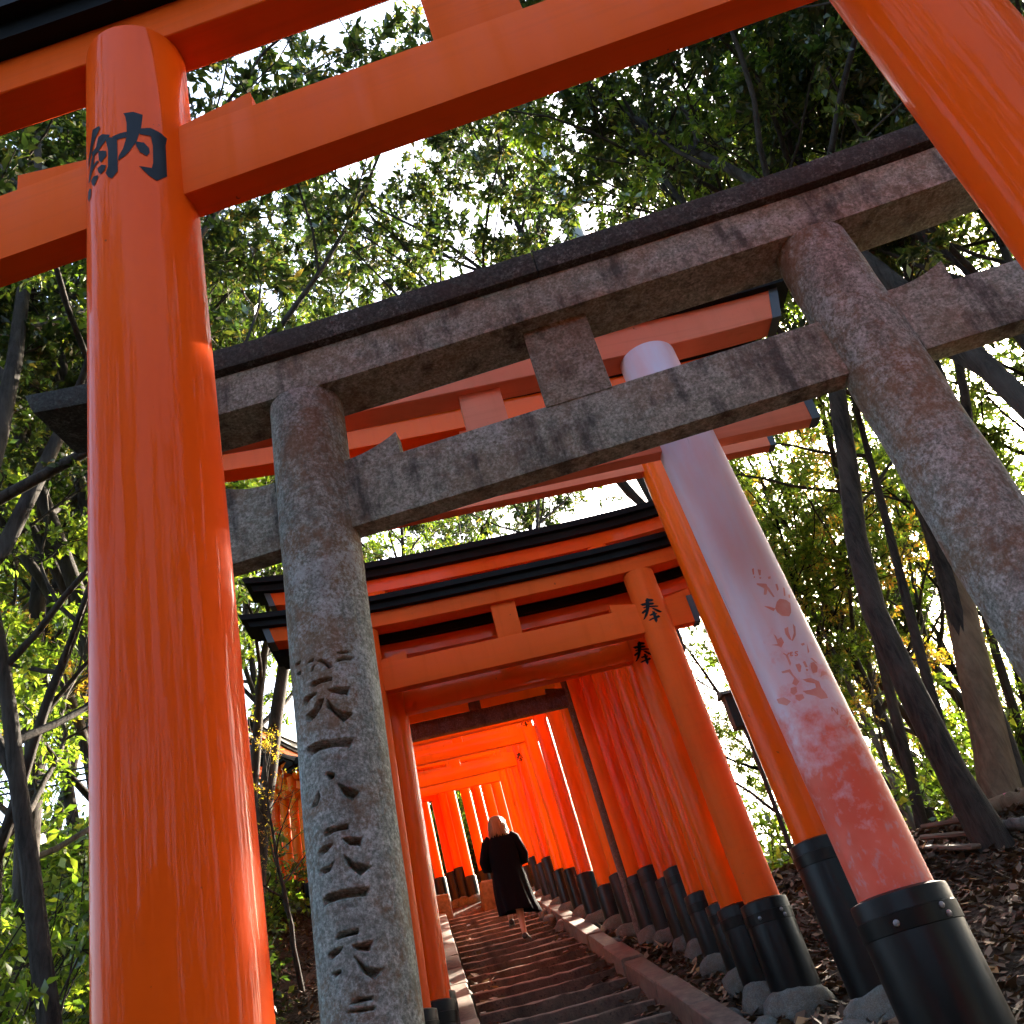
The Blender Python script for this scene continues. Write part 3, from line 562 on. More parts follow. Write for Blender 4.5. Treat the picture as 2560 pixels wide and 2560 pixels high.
for grp in (HPL[:2],HPL[2:6],HPL[6:7],HPL[7:8],HPL[8:10],HPL[10:11]):
    stroke_obj('finger_letter',[[(a-R(5.7),z-oB) for a,z in pl] for pl in poly_strips(grp,.162,.006)],.162,gateB['axis'][1],MAT['rubbed'],gateB['root'],.0016)
gateC=torii('torii_gate','tall plain vermilion torii with a black-sleeved foot, behind the torii with handprints',None,(1.254,6.826),R(7.3),2.82,4.13+CZ,.032,.142,.22,.10,.761,.169,
  VM(MAT['verm'],MAT['verm_pink'],MAT['verm']),sleeve=1.05,kas=.18,kas_over=.10,lin_h=.20,strut=.22,ext=1.0,lext=1.06,curve=.07,n=48)
def ho(gate,sd,ang,zc,r,k=1.0):
    root=gate['root']; yaw=root.rotation_euler.z; oz=root.location.z
    stroke_obj('inscription',[[(ang-yaw+u*k/r,zc-oz+w*k) for u,w in pl] for pl in HO],r,gate['axis'][sd],MAT['ink'],root)
gateD2=torii('torii_gate','vermilion torii with a black character and a bolted low black foot beside the stairs',None,(.889,7.371),R(7.3),2.36,3.002+CZ,.031,.128,.232,.09,.532,.16,
  VM(MAT['verm_dull'],MAT['verm_dull'],MAT['verm_dull']),sleeve=.70,kas=.14,kas_over=.11,lin_h=.125,strut=.20,ext=.34,lext=.72,curve=.08,n=48,bolts=True)
ho(gateD2,1,-1.735,5.121,.128)
gateD3=torii('torii_gate','vermilion torii with a black character, pressed against the torii with bolted black foot',None,(.746,7.72),R(7.7),2.14,2.93+CZ,.032,.118,.22,.09,.47,.16,
  VM(MAT['verm'],MAT['verm'],MAT['verm']),sleeve=.66,kas=.15,kas_over=.11,lin_h=.12,strut=.18,ext=.34,lext=.70,curve=.08)
ho(gateD3,1,-1.735,4.93,.118,.95)
gateD1=torii('torii_gate','vermilion torii whose black roof rises above the two lower roofs in front of it',None,(.70,8.25),R(7.7),2.16,3.70+CZ,.030,.120,.22,.09,.62,.16,
  VM(MAT['verm'],MAT['verm'],MAT['verm']),sleeve=.62,kas=.18,kas_over=.12,lin_h=.13,strut=.18,ext=.34,lext=.95,curve=.10)
ORD='first second third fourth fifth sixth seventh eighth ninth tenth eleventh twelfth thirteenth fourteenth fifteenth sixteenth seventeenth eighteenth'.split()
GROUP1='slim vermilion torii packed along the stairs below the small stone torii'
for k,(x,y,nzz,r,sl,ins) in enumerate([(.63,9.0,3.44,.118,.62,0),(.57,9.75,3.72,.125,.78,0),(.47,10.2,3.90,.115,.66,0),(.34,10.75,4.10,.115,.74,0),(.20,11.02,4.22,.12,.66,0)]):
    g_=torii('torii_gate',ORD[k]+' up of five slim vermilion torii packed just below the small stone torii',GROUP1,(x,y),R(8.0),2.45,nzz+CZ,.026,r,.21,.085,.55,.15,VM(MAT[['verm','verm_b','verm','verm_b','verm_c'][k]],MAT['verm'],MAT['verm']),sleeve=sl,kas=.18,kas_over=.10,lin_h=.15,strut=.17,ext=.30,lext=.45,curve=.10,n=32,caps=False)
torT=torii('stone_torii','small dark mossy stone torii wedged between the vermilion torii halfway up the stairs',None,(.09,11.175),R(8.4),2.30,3.938+CZ,.021,.075,.196,.09,.50,.15,
  dict(pillar=MAT['stone_old'],beam=MAT['stone_old'],lintel=MAT['stone_old'],roof=MAT['stone_old'],strut=MAT['stone_old']),sleeve=0,kas=.10,kas_over=.04,lin_h=.12,strut=.14,ext=.2,lext=.35,curve=.05,n=32,caps=False)
GROUP2='vermilion torii of the tunnel above the small stone torii'
ups=[(0.03,11.68,4.32,.118,.66,0),(-.17,12.35,4.44,.118,.50,0),(-.40,13.1,4.58,.115,.62,0),(-.621,13.873,4.548,.102,.65,1),(-.76,14.7,4.90,.105,.60,0),(-.92,15.5,4.74,.105,.75,1),(-1.08,16.4,5.06,.105,.62,0),(-1.25,17.3,5.32,.11,.68,0)]
for k,(x,y,nzz,r,sl,ins) in enumerate(ups):
    if k==3:
        g_=torii('torii_gate','orange torii with a black character, fourth up the tunnel from the small stone torii',GROUP2,(x,y),R(9.0),2.12,nzz+CZ,.051,r,.188,.085,.55,.15,VM(MAT['verm_far']),sleeve=sl,kas=.16,kas_over=.09,lin_h=.14,strut=.15,ext=.28,lext=.4,n=28,caps=False,detail=False)
        ho(g_,1,-1.72,6.80,r,.85)
    else:
        g_=torii('torii_gate',ORD[k]+' orange torii up the tunnel from the small mossy stone torii',GROUP2,(x,y),R(9.5+2*math.sin(k*2.3)),2.12,nzz+CZ,.03+.012*math.sin(k*3.1),r*(1+.1*math.sin(k*5.7)),.19,.085,.52,.15,VM(MAT[['verm_far','verm_c','verm','verm_far','verm_far','verm','verm_c','verm_far'][k]],MAT['verm_far']),sleeve=sl,kas=.16,kas_over=.09,lin_h=.14,strut=.15,ext=.26,lext=.4,n=24,caps=False,detail=False)
        if ins: ho(g_,1,-1.70,nzz+CZ+.1,r,.7)
# the bend: the tunnel swings left above the last step
GROUP3='orange torii round the bend above the last step'
bend=[(-1.48,18.2,14),(-1.92,18.95,24),(-2.42,19.5,33),(-2.76,19.80,40),(-3.12,20.08,44),(-3.72,20.45,50),(-4.08,20.70,53),(-4.75,21.10,57),(-5.3,21.4,60),(-5.8,21.7,62)]
bend=[tuple((np.array(bend[i])*(1-t)+np.array(bend[i+1])*t).tolist()) for i in range(len(bend)-1) for t in ((0,) if i in(2,5) else (0,.5))]
for k,(x,y,yw) in enumerate(bend):
    r=.095+.012*((k*37)%5)/5; h=2.12+.22*((k*53)%7)/7; mk=['verm_far','verm_c','verm_far','verm'][k%4]
    gz_=float(th(x,y))
    g_=torii('torii_gate',ORD[k]+' orange torii round the bend above the last step of the stairs',GROUP3,(x,y),R(yw),1.84,gz_+h,.03,r,.18,.085,.5,.15,VM(MAT[mk]),sleeve=.5+.25*((k*29)%5)/5,kas=.15,kas_over=.09,lin_h=.14,strut=.15,ext=.24,lext=.38,n=24,caps=False,detail=False)
GROUP4='orange torii of the far tunnel seen past the carved pillar'
lab4='far orange torii seen between the glossy pillar and the carved stone pillar'
for k in range(6):
    x=-6.05-.50*k; y=21.75-.16*k+.05*((k*7)%3); gz_=float(th(x,y)); h=2.3+.3*((k*41)%7)/7
    g_=torii('torii_gate',lab4,GROUP4,(x+.3,y+.85),R(72+4*math.sin(k)),1.9,gz_+h,.03,.10,.18,.085,.5,.15,VM(MAT['verm_far']),sleeve=.35,kas=.16,kas_over=.10,lin_h=.15,strut=.15,ext=.24,lext=.4,n=24,caps=False,detail=False)
# ---------------------------------------------------------------- foundation stones
def boulder_mesh(name,seed,sub=3):
    bm=bmesh.new(); bmesh.ops.create_icosphere(bm,subdivisions=sub,radius=1)
    r_=random.Random(seed); ph=[r_.uniform(0,6.28) for _ in range(9)]
    for v in bm.verts:
        p=v.co; d=1+.10*math.sin(2.1*p.x+ph[0])*math.sin(1.7*p.y+ph[1])+.07*math.sin(3.3*p.z+ph[2]+2*p.x)+.04*math.sin(5*p.y+ph[3])+.025*math.sin(9*p.x+7*p.z+ph[4])
        q=p*d; q.z=math.copysign(abs(q.z)**.8,q.z); v.co=q
    me=bpy.data.meshes.new(name); bm.to_mesh(me); bm.free(); me.materials.append(MAT['boulder'])
    me.polygons.foreach_set('use_smooth',np.ones(len(me.polygons),bool)); return me
BOUL=[boulder_mesh('foundation_stone',s) for s in range(4)]
sr=random.Random(11)
def stone_at(x,y,r,label,group,zoff=0.0,h=.15,cat='stone'):
    o=bpy.data.objects.new('foundation_stone',sr.choice(BOUL)); link(o)
    o.location=(x,y,float(th(x,y))+zoff); o.scale=(r*sr.uniform(.95,1.15),r*sr.uniform(.95,1.15),h*sr.uniform(.9,1.1)); o.rotation_euler=(sr.uniform(-.08,.08),sr.uniform(-.08,.08),sr.uniform(0,6.28))
    tag(o,label,cat,group); return o
SG='rounded foundation stones under the torii pillars'
SL='rounded grey foundation stone under the black foot of a torii beside the stairs'
bpy.context.view_layer.update()
for root in [o for o in COL.objects if o.name.startswith('torii_gate') and o.type=='EMPTY']:
    c,s=math.cos(root.rotation_euler.z),math.sin(root.rotation_euler.z)
    for ch in root.children:
        if ch.name.startswith('sleeve'):
            vx=np.zeros(len(ch.data.vertices)*3); ch.data.vertices.foreach_get('co',vx); vx=vx.reshape(-1,3)
            lo=vx[vx[:,2]<vx[:,2].min()+.02]; cx=lo[:,0].mean(); rr_=np.abs(lo[:,0]-cx).max()
            X,Y=root.location.x+c*cx,root.location.y+s*cx
            near=Y<8.0
            stone_at(X,Y,rr_*1.35,SL,SG,.02,.17 if near else .15)
            if sr.random()<.75 and 3<Y<19:
                stone_at(X-(.16+rr_)*(1 if X>float(path_cx(Y)) else -1)+sr.uniform(-.05,.05),Y-.12+sr.uniform(-.1,.1),rr_*sr.uniform(.6,.9),'rough grey stone packed round the torii feet beside the kerb','stones packed along the kerbs',-.03,.11)
# squared stones at the head of the stairs
for (x,y,w,h,lb) in [(-3.16,18.6,.17,.42,'squared upright stone at the head of the kerb beside the last steps'),(-2.25,18.75,.19,.40,'rough standing stone behind the walking woman at the top of the stairs')]:
    bm=bmesh.new(); rough_box(bm,(-w,-w*.8,-.2),(w,w*.8,h),.02,bev=.03); o=bm_obj('standing_stone',bm,MAT['kerb'],None,True,40); o.location=(x,y,float(th(x,y))); o.rotation_euler.z=.3; tag(o,lb,'stone')
# ---------------------------------------------------------------- person
def person(x,y,rz):
    z=float(th(x,y))
    root=empty('person',(x,y,z),rz); tag(root,'person with a blond bob in a long dark coat walking up the stairs','person')
    # body: one skinned surface
    me=bpy.data.meshes.new('body'); 
    J=dict(pel=(0,0,.86),bel=(0,.0,1.02),che=(0,.01,1.22),nec=(0,.01,1.38),chi=(0,.03,1.44),hea=(0,.035,1.53),top=(0,.03,1.61),
      shl=(-.15,.0,1.31),ell=(-.235,.02,1.05),wrl=(-.13,.20,1.02),hal=(-.08,.27,1.05),shr=(.15,.0,1.31),elr=(.235,.02,1.05),wrr=(.13,.20,1.02),har=(.08,.27,1.05),
      hil=(-.085,0,.83),knl=(-.075,.27,.64),anl=(-.08,.30,.33),tol=(-.08,.42,.28),hir=(.085,0,.83),knr=(.055,.02,.46),anr=(.05,-.03,.085),tor=(.085,.10,.03))
    keys=list(J); E_=[('pel','bel'),('bel','che'),('che','nec'),('nec','chi'),('chi','hea'),('hea','top'),('che','shl'),('shl','ell'),('ell','wrl'),('wrl','hal'),('che','shr'),('shr','elr'),('elr','wrr'),('wrr','har'),('pel','hil'),('hil','knl'),('knl','anl'),('anl','tol'),('pel','hir'),('hir','knr'),('knr','anr'),('anr','tor')]
    RAD=dict(pel=.13,bel=.12,che=.13,nec=.052,chi=.06,hea=.088,top=.055,shl=.06,ell=.042,wrl=.03,hal=.03,shr=.06,elr=.042,wrr=.03,har=.03,hil=.085,knl=.055,anl=.036,tol=.03,hir=.085,knr=.058,anr=.036,tor=.03)
    me.from_pydata([J[k] for k in keys],[(keys.index(a),keys.index(b)) for a,b in E_],[])
    me.materials.append(MAT['skin'])
    o=bpy.data.objects.new('body',me); link(o,root)
    sk=o.modifiers.new('skin','SKIN'); o.modifiers.new('sub','SUBSURF').levels=2; o.modifiers['sub'].render_levels=2
    for i,k in enumerate(keys): me.skin_vertices[0].data[i].radius=(RAD[k],RAD[k])
    me.skin_vertices[0].data[0].use_root=True
    for p in me.polygons: p.use_smooth=True
    # coat: lofted rings with folds, flaring and swinging to the right at the hem
    rings=[(1.405,0,.02,.062,.062),(1.39,0,.015,.075,.070),(1.365,0,.01,.125,.085),(1.33,0,.0,.185,.11),(1.26,0,.0,.215,.135),(1.15,0,-.005,.21,.14),(1.02,0,-.005,.205,.14),(.92,.005,0,.205,.15),(.8,.01,0,.225,.17),(.66,.015,0,.235,.18),(.52,.03,0,.245,.19),(.42,.045,0,.255,.20),(.36,.055,0,.262,.205),(.345,.055,0,.255,.20)]
    V=[];F=[];n=48
    for k,(z_,cx,cy,rx,ry) in enumerate(rings):
        f=max(0,(1.0-z_)/.65)
        for i in range(n):
            a=2*math.pi*i/n; w=1+f*(.075*math.sin(6*a+1.2+z_*1.5)+.05*math.sin(11*a+.4))+.012*math.sin(5*a+9*z_)
            dz=f*f*(.03*math.cos(a-2.9)-.02*math.cos(2*a))
            V.append((cx+rx*w*math.cos(a),cy+ry*w*math.sin(a),z_+dz))
    for k in range(len(rings)-1):
        for i in range(n):
            j=(i+1)%n; F.append((k*n+i,k*n+j,(k+1)*n+j,(k+1)*n+i))
    for sg in(-1,1):   # sleeves, elbows out, hands in front
        pts=[(sg*.13,0,1.335,.075),(sg*.19,-.005,1.28,.080),(sg*.235,-.005,1.17,.070),(sg*.27,.0,1.06,.068),(sg*.262,.05,1.0,.068),(sg*.20,.14,1.0,.058),(sg*.13,.21,1.025,.050)]
        b0=len(V); m=16
        for q,(px,py,pz,pr) in enumerate(pts):
            A=Vector(pts[max(q-1,0)][:3]); B=Vector(pts[min(q+1,len(pts)-1)][:3]); d=(B-A).normalized(); u=d.cross(Vector((0,1,.3))).normalized(); v=d.cross(u)
            for i in range(m):
                a=2*math.pi*i/m; ww=1+.06*math.sin(3*a+q*1.7)
                p=Vector((px,py,pz))+(u*math.cos(a)+v*math.sin(a))*pr*ww; V.append(tuple(p))
        for q in range(len(pts)-1):
            for i in range(m):
                j=(i+1)%m; F.append((b0+q*m+i,b0+q*m+j,b0+(q+1)*m+j,b0+(q+1)*m+i))
    co=mesh_obj('coat',V,F,MAT['coat'],root,True); fixn(co); co['label']='long dark navy coat flaring at the hem'
    # hair: bob built from overlapping locks
    V=[];F=[]; hr=random.Random(5); n=36
    for k,(z_,rx,ry,cy) in enumerate([(1.645,.02,.02,.02),(1.635,.055,.06,.015),(1.60,.095,.10,.01),(1.55,.115,.12,.0),(1.49,.122,.122,-.005),(1.43,.122,.115,-.01),(1.385,.115,.105,-.012),(1.37,.09,.08,-.01)]):
        for i in range(n):
            a=2*math.pi*i/n; w=1+.07*math.sin(7*a+k*.9)+hr.uniform(-.06,.06)
            V.append((rx*w*math.cos(a),cy+ry*w*math.sin(a),z_+(hr.uniform(-.018,.012) if k>=6 else 0)))
    for k in range(7):
        for i in range(n):
            j=(i+1)%n; F.append((k*n+i,k*n+j,(k+1)*n+j,(k+1)*n+i))
    F.append(tuple(range(n))); nb=len(V)
    for q in range(520):  # loose locks
        a=hr.uniform(0,6.283); z0_=hr.uniform(1.42,1.62); l=hr.uniform(.08,.16); rr0=.118*math.sqrt(max(.05,1-((z0_-1.49)/.165)**2)) if z0_>1.49 else .121
        p0=Vector((rr0*math.cos(a),rr0*math.sin(a),z0_)); p1=Vector(((rr0+.014+hr.uniform(-.01,.035))*math.cos(a+hr.uniform(-.2,.2)),(rr0+.012)*math.sin(a),max(1.33,z0_-l)))
        t=Vector((-math.sin(a),math.cos(a),0))*.009; b=len(V)
        V+=[tuple(p0-t),tuple(p0+t),tuple(p1+t*.3),tuple(p1-t*.3)]; F.append((b,b+1,b+2,b+3))
    mesh_obj('hair',V,F,MAT['hair'],root,True)
    for nm,(ax,ay,az,tx,ty) in (('r',(.05,-.035,.0,.085,.11)),('l',(-.08,.30,.255,-.08,.44))):
        V=[];F=[];m=14
        d=Vector((tx-ax,ty-ay,0)).normalized(); u=Vector((d.y,-d.x,0)); Ls=.25
        for q,(t,w,h) in enumerate([(-.16,.026,.055),(-.12,.036,.075),(0,.038,.085),(.25,.036,.06),(.5,.043,.045),(.75,.042,.036),(.92,.028,.026),(.97,.008,.012)]):
            for i in range(m):
                a=2*math.pi*i/m; p=Vector((ax,ay,az))+d*(t*Ls)+u*(w*math.cos(a)); zz=az+.004+h*.5+h*.5*math.sin(a); V.append((p.x,p.y,zz))
        for q in range(7):
            for i in range(m):
                j=(i+1)%m; F.append((q*m+i,q*m+j,(q+1)*m+j,(q+1)*m+i))
        F.append(tuple(range(m))); F.append(tuple(7*m+i for i in range(m)))
        s_=mesh_obj('shoe',V,F,MAT['shoe'],root,True); fixn(s_)
    return root
PERSON=person(-1.36,13.60,.12)
# ---------------------------------------------------------------- trees
def tube_np(paths,sides_fn):
    V=[];F=[];off=0
    for P,Rd in paths:
        P=np.asarray(P); Rd=np.asarray(Rd); k=len(P); n=sides_fn(Rd[0])
        T=np.gradient(P,axis=0); T/=np.linalg.norm(T,axis=1,keepdims=True)+1e-9
        ref=np.where(np.abs(T[:,2:3])>.9,np.array([[1.,0,0]]),np.array([[0,0,1.]]))
        U=np.cross(T,ref); U/=np.linalg.norm(U,axis=1,keepdims=True)+1e-9; W_=np.cross(T,U)
        a=np.arange(n)*2*np.pi/n
        ring=P[:,None,:]+Rd[:,None,None]*(np.cos(a)[None,:,None]*U[:,None,:]+np.sin(a)[None,:,None]*W_[:,None,:])
        V.append(ring.reshape(-1,3)); i=np.arange(k*n).reshape(k,n)+off; nx_=np.roll(i,-1,1)
        F.append(np.stack([i[:-1].ravel(),nx_[:-1].ravel(),nx_[1:].ravel(),i[1:].ravel()],1)); off+=k*n
    return np.concatenate(V),np.concatenate(F)
def leaves_np(pos,dirs,g,size,aspect=.42,fold=.25):
    n=len(pos); s=size*g.uniform(.45,1.55,n)[:,None]
    d=dirs+g.normal(0,.45,(n,3)); d[:,2]-=.25; d/=np.linalg.norm(d,axis=1,keepdims=True)
    up=g.normal(0,.55,(n,3))+np.array([0,0,1.]); sd_=np.cross(d,up); sd_/=np.linalg.norm(sd_,axis=1,keepdims=True)+1e-9; nr=np.cross(sd_,d)
    b=pos; tip=pos+d*s; mid=pos+d*s*.45
    l=mid+sd_*s*aspect*.5+nr*s*fold*.35; r_=mid-sd_*s*aspect*.5+nr*s*fold*.35
    V=np.stack([b,l,tip,r_],1).reshape(-1,3); F=np.arange(n*4).reshape(n,4)
    return V,F
def wander(g,p0,d0,length,k,jit,up=0.0):
    P=[np.array(p0,float)]; d=np.array(d0,float); d/=np.linalg.norm(d)
    for i in range(k):
        d=d+g.normal(0,jit,3)+np.array([0,0,up]); d/=np.linalg.norm(d); P.append(P[-1]+d*length/k)
    return np.array(P),d
def gen_tree(seed,H,r0,crown0,spread,nlimb,nsub,ntwig,nleaf,leaf,lean=(0,0),jit=.06,fork=False,limb_up=.05,bare=0):
    g=np.random.default_rng(seed); wood=[]; lp=[];ld=[]
    k=14; T,dd=wander(g,(0,0,-.3),(lean[0],lean[1],1),H,k,jit,.02)
    rad=r0*(1-np.linspace(0,1,k+1)**1.1*.86); rad[0]*=1.25; wood.append((T,rad)); stems=[(T,rad)]
    if fork:
        i0=int(k*.38); a=g.uniform(0,6.28); P,_=wander(g,T[i0],(math.cos(a)*.5,math.sin(a)*.5,1),H*.6,10,.08,.03); rd=np.linspace(rad[i0]*.75,.02,11); wood.append((P,rd)); stems.append((P,rd))
    tips=[]
    for li in range(nlimb):
        P0,rd0=stems[li%len(stems)]; m=len(P0)
        f=crown0+(1-crown0)*(li+.5)/nlimb*.98 if li%len(stems)==0 else g.uniform(.25,.98)
        x=f*(m-1); i=int(min(x,m-2)); t=x-i; p=P0[i]*(1-t)+P0[i+1]*t; rb=(rd0[i]*(1-t)+rd0[i+1]*t)
        a=li*2.4+g.uniform(-.5,.5); el=g.uniform(.25,.75)+.5*f
        Ls=spread*(1.15-.65*max(0,(f-crown0)/(1-crown0+1e-6)))*g.uniform(.75,1.15)
        B,_=wander(g,p,(math.cos(a)*math.cos(el),math.sin(a)*math.cos(el),math.sin(el)),Ls,8,.13,limb_up)
        rb=min(rb*.6,.035*Ls+.01); br=np.linspace(rb,.010,9); wood.append((B,br))
        for si in range(nsub):
            f2=g.uniform(.25,1.0); x=f2*8; i=int(min(x,7)); t=x-i; p=B[i]*(1-t)+B[i+1]*t; bd=B[i+1]-B[i]; bd/=np.linalg.norm(bd)
            d=bd+g.normal(0,.75,3); d[2]+=.15; l2=Ls*.38*g.uniform(.6,1.2)
            C_,_=wander(g,p,d,l2,5,.18,.0); wood.append((C_,np.linspace(max(br[i]*.5,.008),.005,6)))
            for ti in range(ntwig):
                f3=g.uniform(.15,1.0); x=f3*5; i3=int(min(x,4)); p3=C_[i3]*(1-x+i3)+C_[i3+1]*(x-i3); d3=(C_[i3+1]-C_[i3]); d3/=np.linalg.norm(d3); d3=d3+g.normal(0,.8,3)
                l3=.45*g.uniform(.5,1.3)
                D_,_=wander(g,p3,d3,l3,3,.15,-.02)
                if ti%2==0: wood.append((D_,np.array([.005,.004,.003,.002])))
                if g.random()<bare: continue
                u=g.uniform(.15,1.05,nleaf); q=np.clip(u*3,0,2.999); iq=q.astype(int); fr=(q-iq)[:,None]; pp=D_[iq]*(1-fr)+D_[iq+1]*fr
                dl=np.repeat((D_[-1]-D_[0])[None]/l3,nleaf,0)+g.normal(0,.7,(nleaf,3)); lp.append(pp+g.normal(0,.03,(nleaf,3))); ld.append(dl)
    Vw,Fw=tube_np(wood,lambda r_:12 if r_>.08 else (7 if r_>.03 else (4 if r_>.0055 else 3)))
    Vl,Fl=leaves_np(np.concatenate(lp),np.concatenate(ld),g,leaf)
    return (Vw,Fw),(Vl,Fl)
PROTO={}
def proto(key,bark_m,leaf_m,**kw):
    w,l=gen_tree(**kw); a=np_mesh('trunk',w[0],w[1],MAT[bark_m],None,True).data; b=np_mesh('crown',l[0],l[1],MAT[leaf_m]).data
    for o in [o for o in COL.objects if o.data in (a,b)]: bpy.data.objects.remove(o)
    PROTO[key]=(a,b)
proto('ever1','bark_dark','leaf_dark',seed=1,H=13,r0=.13,crown0=.38,spread=3.9,nlimb=17,nsub=7,ntwig=7,nleaf=34,leaf=.115,fork=True)
proto('ever2','bark_dark','leaf_dark',seed=2,H=12,r0=.15,crown0=.42,spread=3.6,nlimb=16,nsub=7,ntwig=7,nleaf=32,leaf=.10)
proto('green1','bark_dark','leaf_green',seed=3,H=11,r0=.13,crown0=.35,spread=3.6,nlimb=15,nsub=6,ntwig=7,nleaf=30,leaf=.098)
proto('green2','bark_dark','leaf_green',seed=4,H=9,r0=.11,crown0=.25,spread=3.0,nlimb=14,nsub=6,ntwig=7,nleaf=28,leaf=.095,fork=True)
proto('autumn','bark_grey','leaf_autumn',seed=5,H=9.5,r0=.11,crown0=.32,spread=3.0,nlimb=13,nsub=6,ntwig=6,nleaf=18,leaf=.085)
proto('tan','bark_tan','leaf_dark',seed=6,H=13,r0=.215,crown0=.55,spread=3.4,nlimb=12,nsub=6,ntwig=7,nleaf=30,leaf=.098,lean=(.27,.0),jit=.025)
proto('slim','bark_dark','leaf_green',seed=8,H=10,r0=.078,crown0=.45,spread=2.4,nlimb=12,nsub=5,ntwig=6,nleaf=18,leaf=.09,lean=(.24,.0),jit=.018)
proto('bare','bark_dark','leaf_autumn',seed=9,H=9,r0=.10,crown0=.3,spread=2.6,nlimb=12,nsub=7,ntwig=6,nleaf=8,leaf=.07,bare=.5)
proto('over1','bark_dark','leaf_dark',seed=12,H=15,r0=.15,crown0=.42,spread=5.6,nlimb=20,nsub=8,ntwig=8,nleaf=34,leaf=.116,fork=True,limb_up=.02)
proto('over2','bark_dark','leaf_dark',seed=13,H=14,r0=.14,crown0=.45,spread=5.2,nlimb=19,nsub=8,ntwig=8,nleaf=32,leaf=.112,fork=True,limb_up=.02)
proto('over3','bark_dark','leaf_green',seed=14,H=13.5,r0=.16,crown0=.42,spread=5.0,nlimb=18,nsub=8,ntwig=7,nleaf=28,leaf=.098,limb_up=.02)
proto('wall','bark_dark','leaf_dark',seed=15,H=11,r0=.15,crown0=.06,spread=3.3,nlimb=22,nsub=7,ntwig=7,nleaf=16,leaf=.19)
def gen_bush(seed,H,nst,nleaf,leaf):
    g=np.random.default_rng(seed); wood=[];lp=[];ld=[]
    for s_ in range(nst):
        a=g.uniform(0,6.28); P,_=wander(g,(g.normal(0,.15),g.normal(0,.15),-.1),(math.cos(a)*.6,math.sin(a)*.6,1),H*g.uniform(.6,1.1),6,.18,-.03); wood.append((P,np.linspace(.014,.003,7)))
        for b in range(7):
            i=g.integers(1,6); D_,_=wander(g,P[i],g.normal(0,1,3)+np.array([0,0,.4]),.45*g.uniform(.5,1.2),3,.2); wood.append((D_,np.array([.006,.004,.003,.002])))
            q=np.clip(g.uniform(.1,1.0,nleaf)*3,0,2.99); iq=q.astype(int); fr=(q-iq)[:,None]; lp.append(D_[iq]*(1-fr)+D_[iq+1]*fr+g.normal(0,.03,(nleaf,3))); ld.append(g.normal(0,1,(nleaf,3)))
    return tube_np(wood,lambda r_:5 if r_>.006 else 3),leaves_np(np.concatenate(lp),np.concatenate(ld),g,leaf,.5)
def proto_bush(key,leaf_m,**kw):
    w,l=gen_bush(**kw); a=np_mesh('stems',w[0],w[1],MAT['bark_dark'],None,True).data; b=np_mesh('foliage',l[0],l[1],MAT[leaf_m]).data
    for o in [o for o in COL.objects if o.data in (a,b)]: bpy.data.objects.remove(o)
    PROTO[key]=(a,b)
proto_bush('bush1','leaf_green',seed=21,H=1.5,nst=24,nleaf=26,leaf=.085)
proto_bush('bush2','leaf_dark',seed=22,H=1.3,nst=24,nleaf=26,leaf=.08)
proto_bush('bush3','leaf_green',seed=23,H=2.3,nst=28,nleaf=28,leaf=.085)
def place(key,x,y,label,group,name='forest_tree',cat='tree',sc=1.0,rz=None,dz=0.0,tilt=(0,0)):
    root=empty(name,(x,y,float(th(x,y))+dz)); root.scale=(sc,)*3; root.rotation_euler=(tilt[0],tilt[1],(x*12.9898+y*78.233)%6.28 if rz is None else rz)
    tag(root,label,cat,group); a,b=PROTO[key]
    for nm,me in(('trunk' if cat=='tree' else 'stems',a),('crown' if cat=='tree' else 'foliage',b)):
        o=bpy.data.objects.new(nm,me); link(o,root)
    return root
def pol(az,d): return d*math.sin(R(az)),d*math.cos(R(az))
# ---------------------------------------------------------------- forest layout
LR='trees on the bank right of the torii'; LL_='trees on the slope left of the torii'; LF='trees on the hillside behind the torii'
x,y=pol(20.2,12.0); place('tan',x,y,'thick tan-barked tree on the leaf-covered bank beside the fallen logs',None,rz=0)
x,y=pol(18.3,11.9); place('slim',x,y,'dark slender tree growing close beside the thick tan-barked tree',None,sc=.95,rz=0)
for az,d,k,sc in [(15.8,13.5,'slim',1.1),(17.2,15.5,'bare',1.0),(21.8,13.4,'slim',.9),(25.5,11.5,'ever1',.85),(34,10,'ever1',.9),(19,19,'green2',1.0),(17,16.5,'autumn',.85),(23,20,'green1',1.1)]:
    x,y=pol(az,d); place(k,x,y,{'slim':'slender dark-stemmed tree on the leafy bank','bare':'half-bare tree on the leafy bank','ever1':'dense evergreen tree standing on the leafy bank','ever2':'dark-barked evergreen tree on the leafy bank','green1':'bright green tree beyond the leafy bank','green2':'bushy bright green tree beyond the leafy bank','autumn':'yellow autumn tree glowing beyond the leafy bank'}[k],LR,sc=sc,rz=0 if k=='slim' else None)
# left
x,y=pol(-28.9,8.6); place('ever1',x,y,'dark forked tree standing close left of the glossy orange pillar',None,sc=.75,rz=1.2)
for az,d,k,sc in [(-33,9.5,'green2',.95),(-25.5,13,'green1',.95),(-31,15,'autumn',1.0),(-22,17,'ever2',1.0),(-36,13,'ever2',1.0),(-28,20,'green1',1.2),(-40,18,'ever1',1.0),(-18,26,'ever1',1.1),(-24,26,'green2',1.3)]:
    x,y=pol(az,d); place(k,x,y,{'ever1':'dark evergreen tree up the slope left of the torii','ever2':'dark-barked evergreen on the slope left of the torii','green1':'bright green tree on the slope left of the torii','green2':'bushy bright tree on the slope left of the torii','autumn':'yellowing tree on the slope left of the torii'}[k],LL_,sc=sc)
# the small tree between the pillars
x,y=pol(-17.6,15.0); place('bare',x,y,'small crooked dark tree in front of the far orange torii',None,sc=.42,rz=2.0)
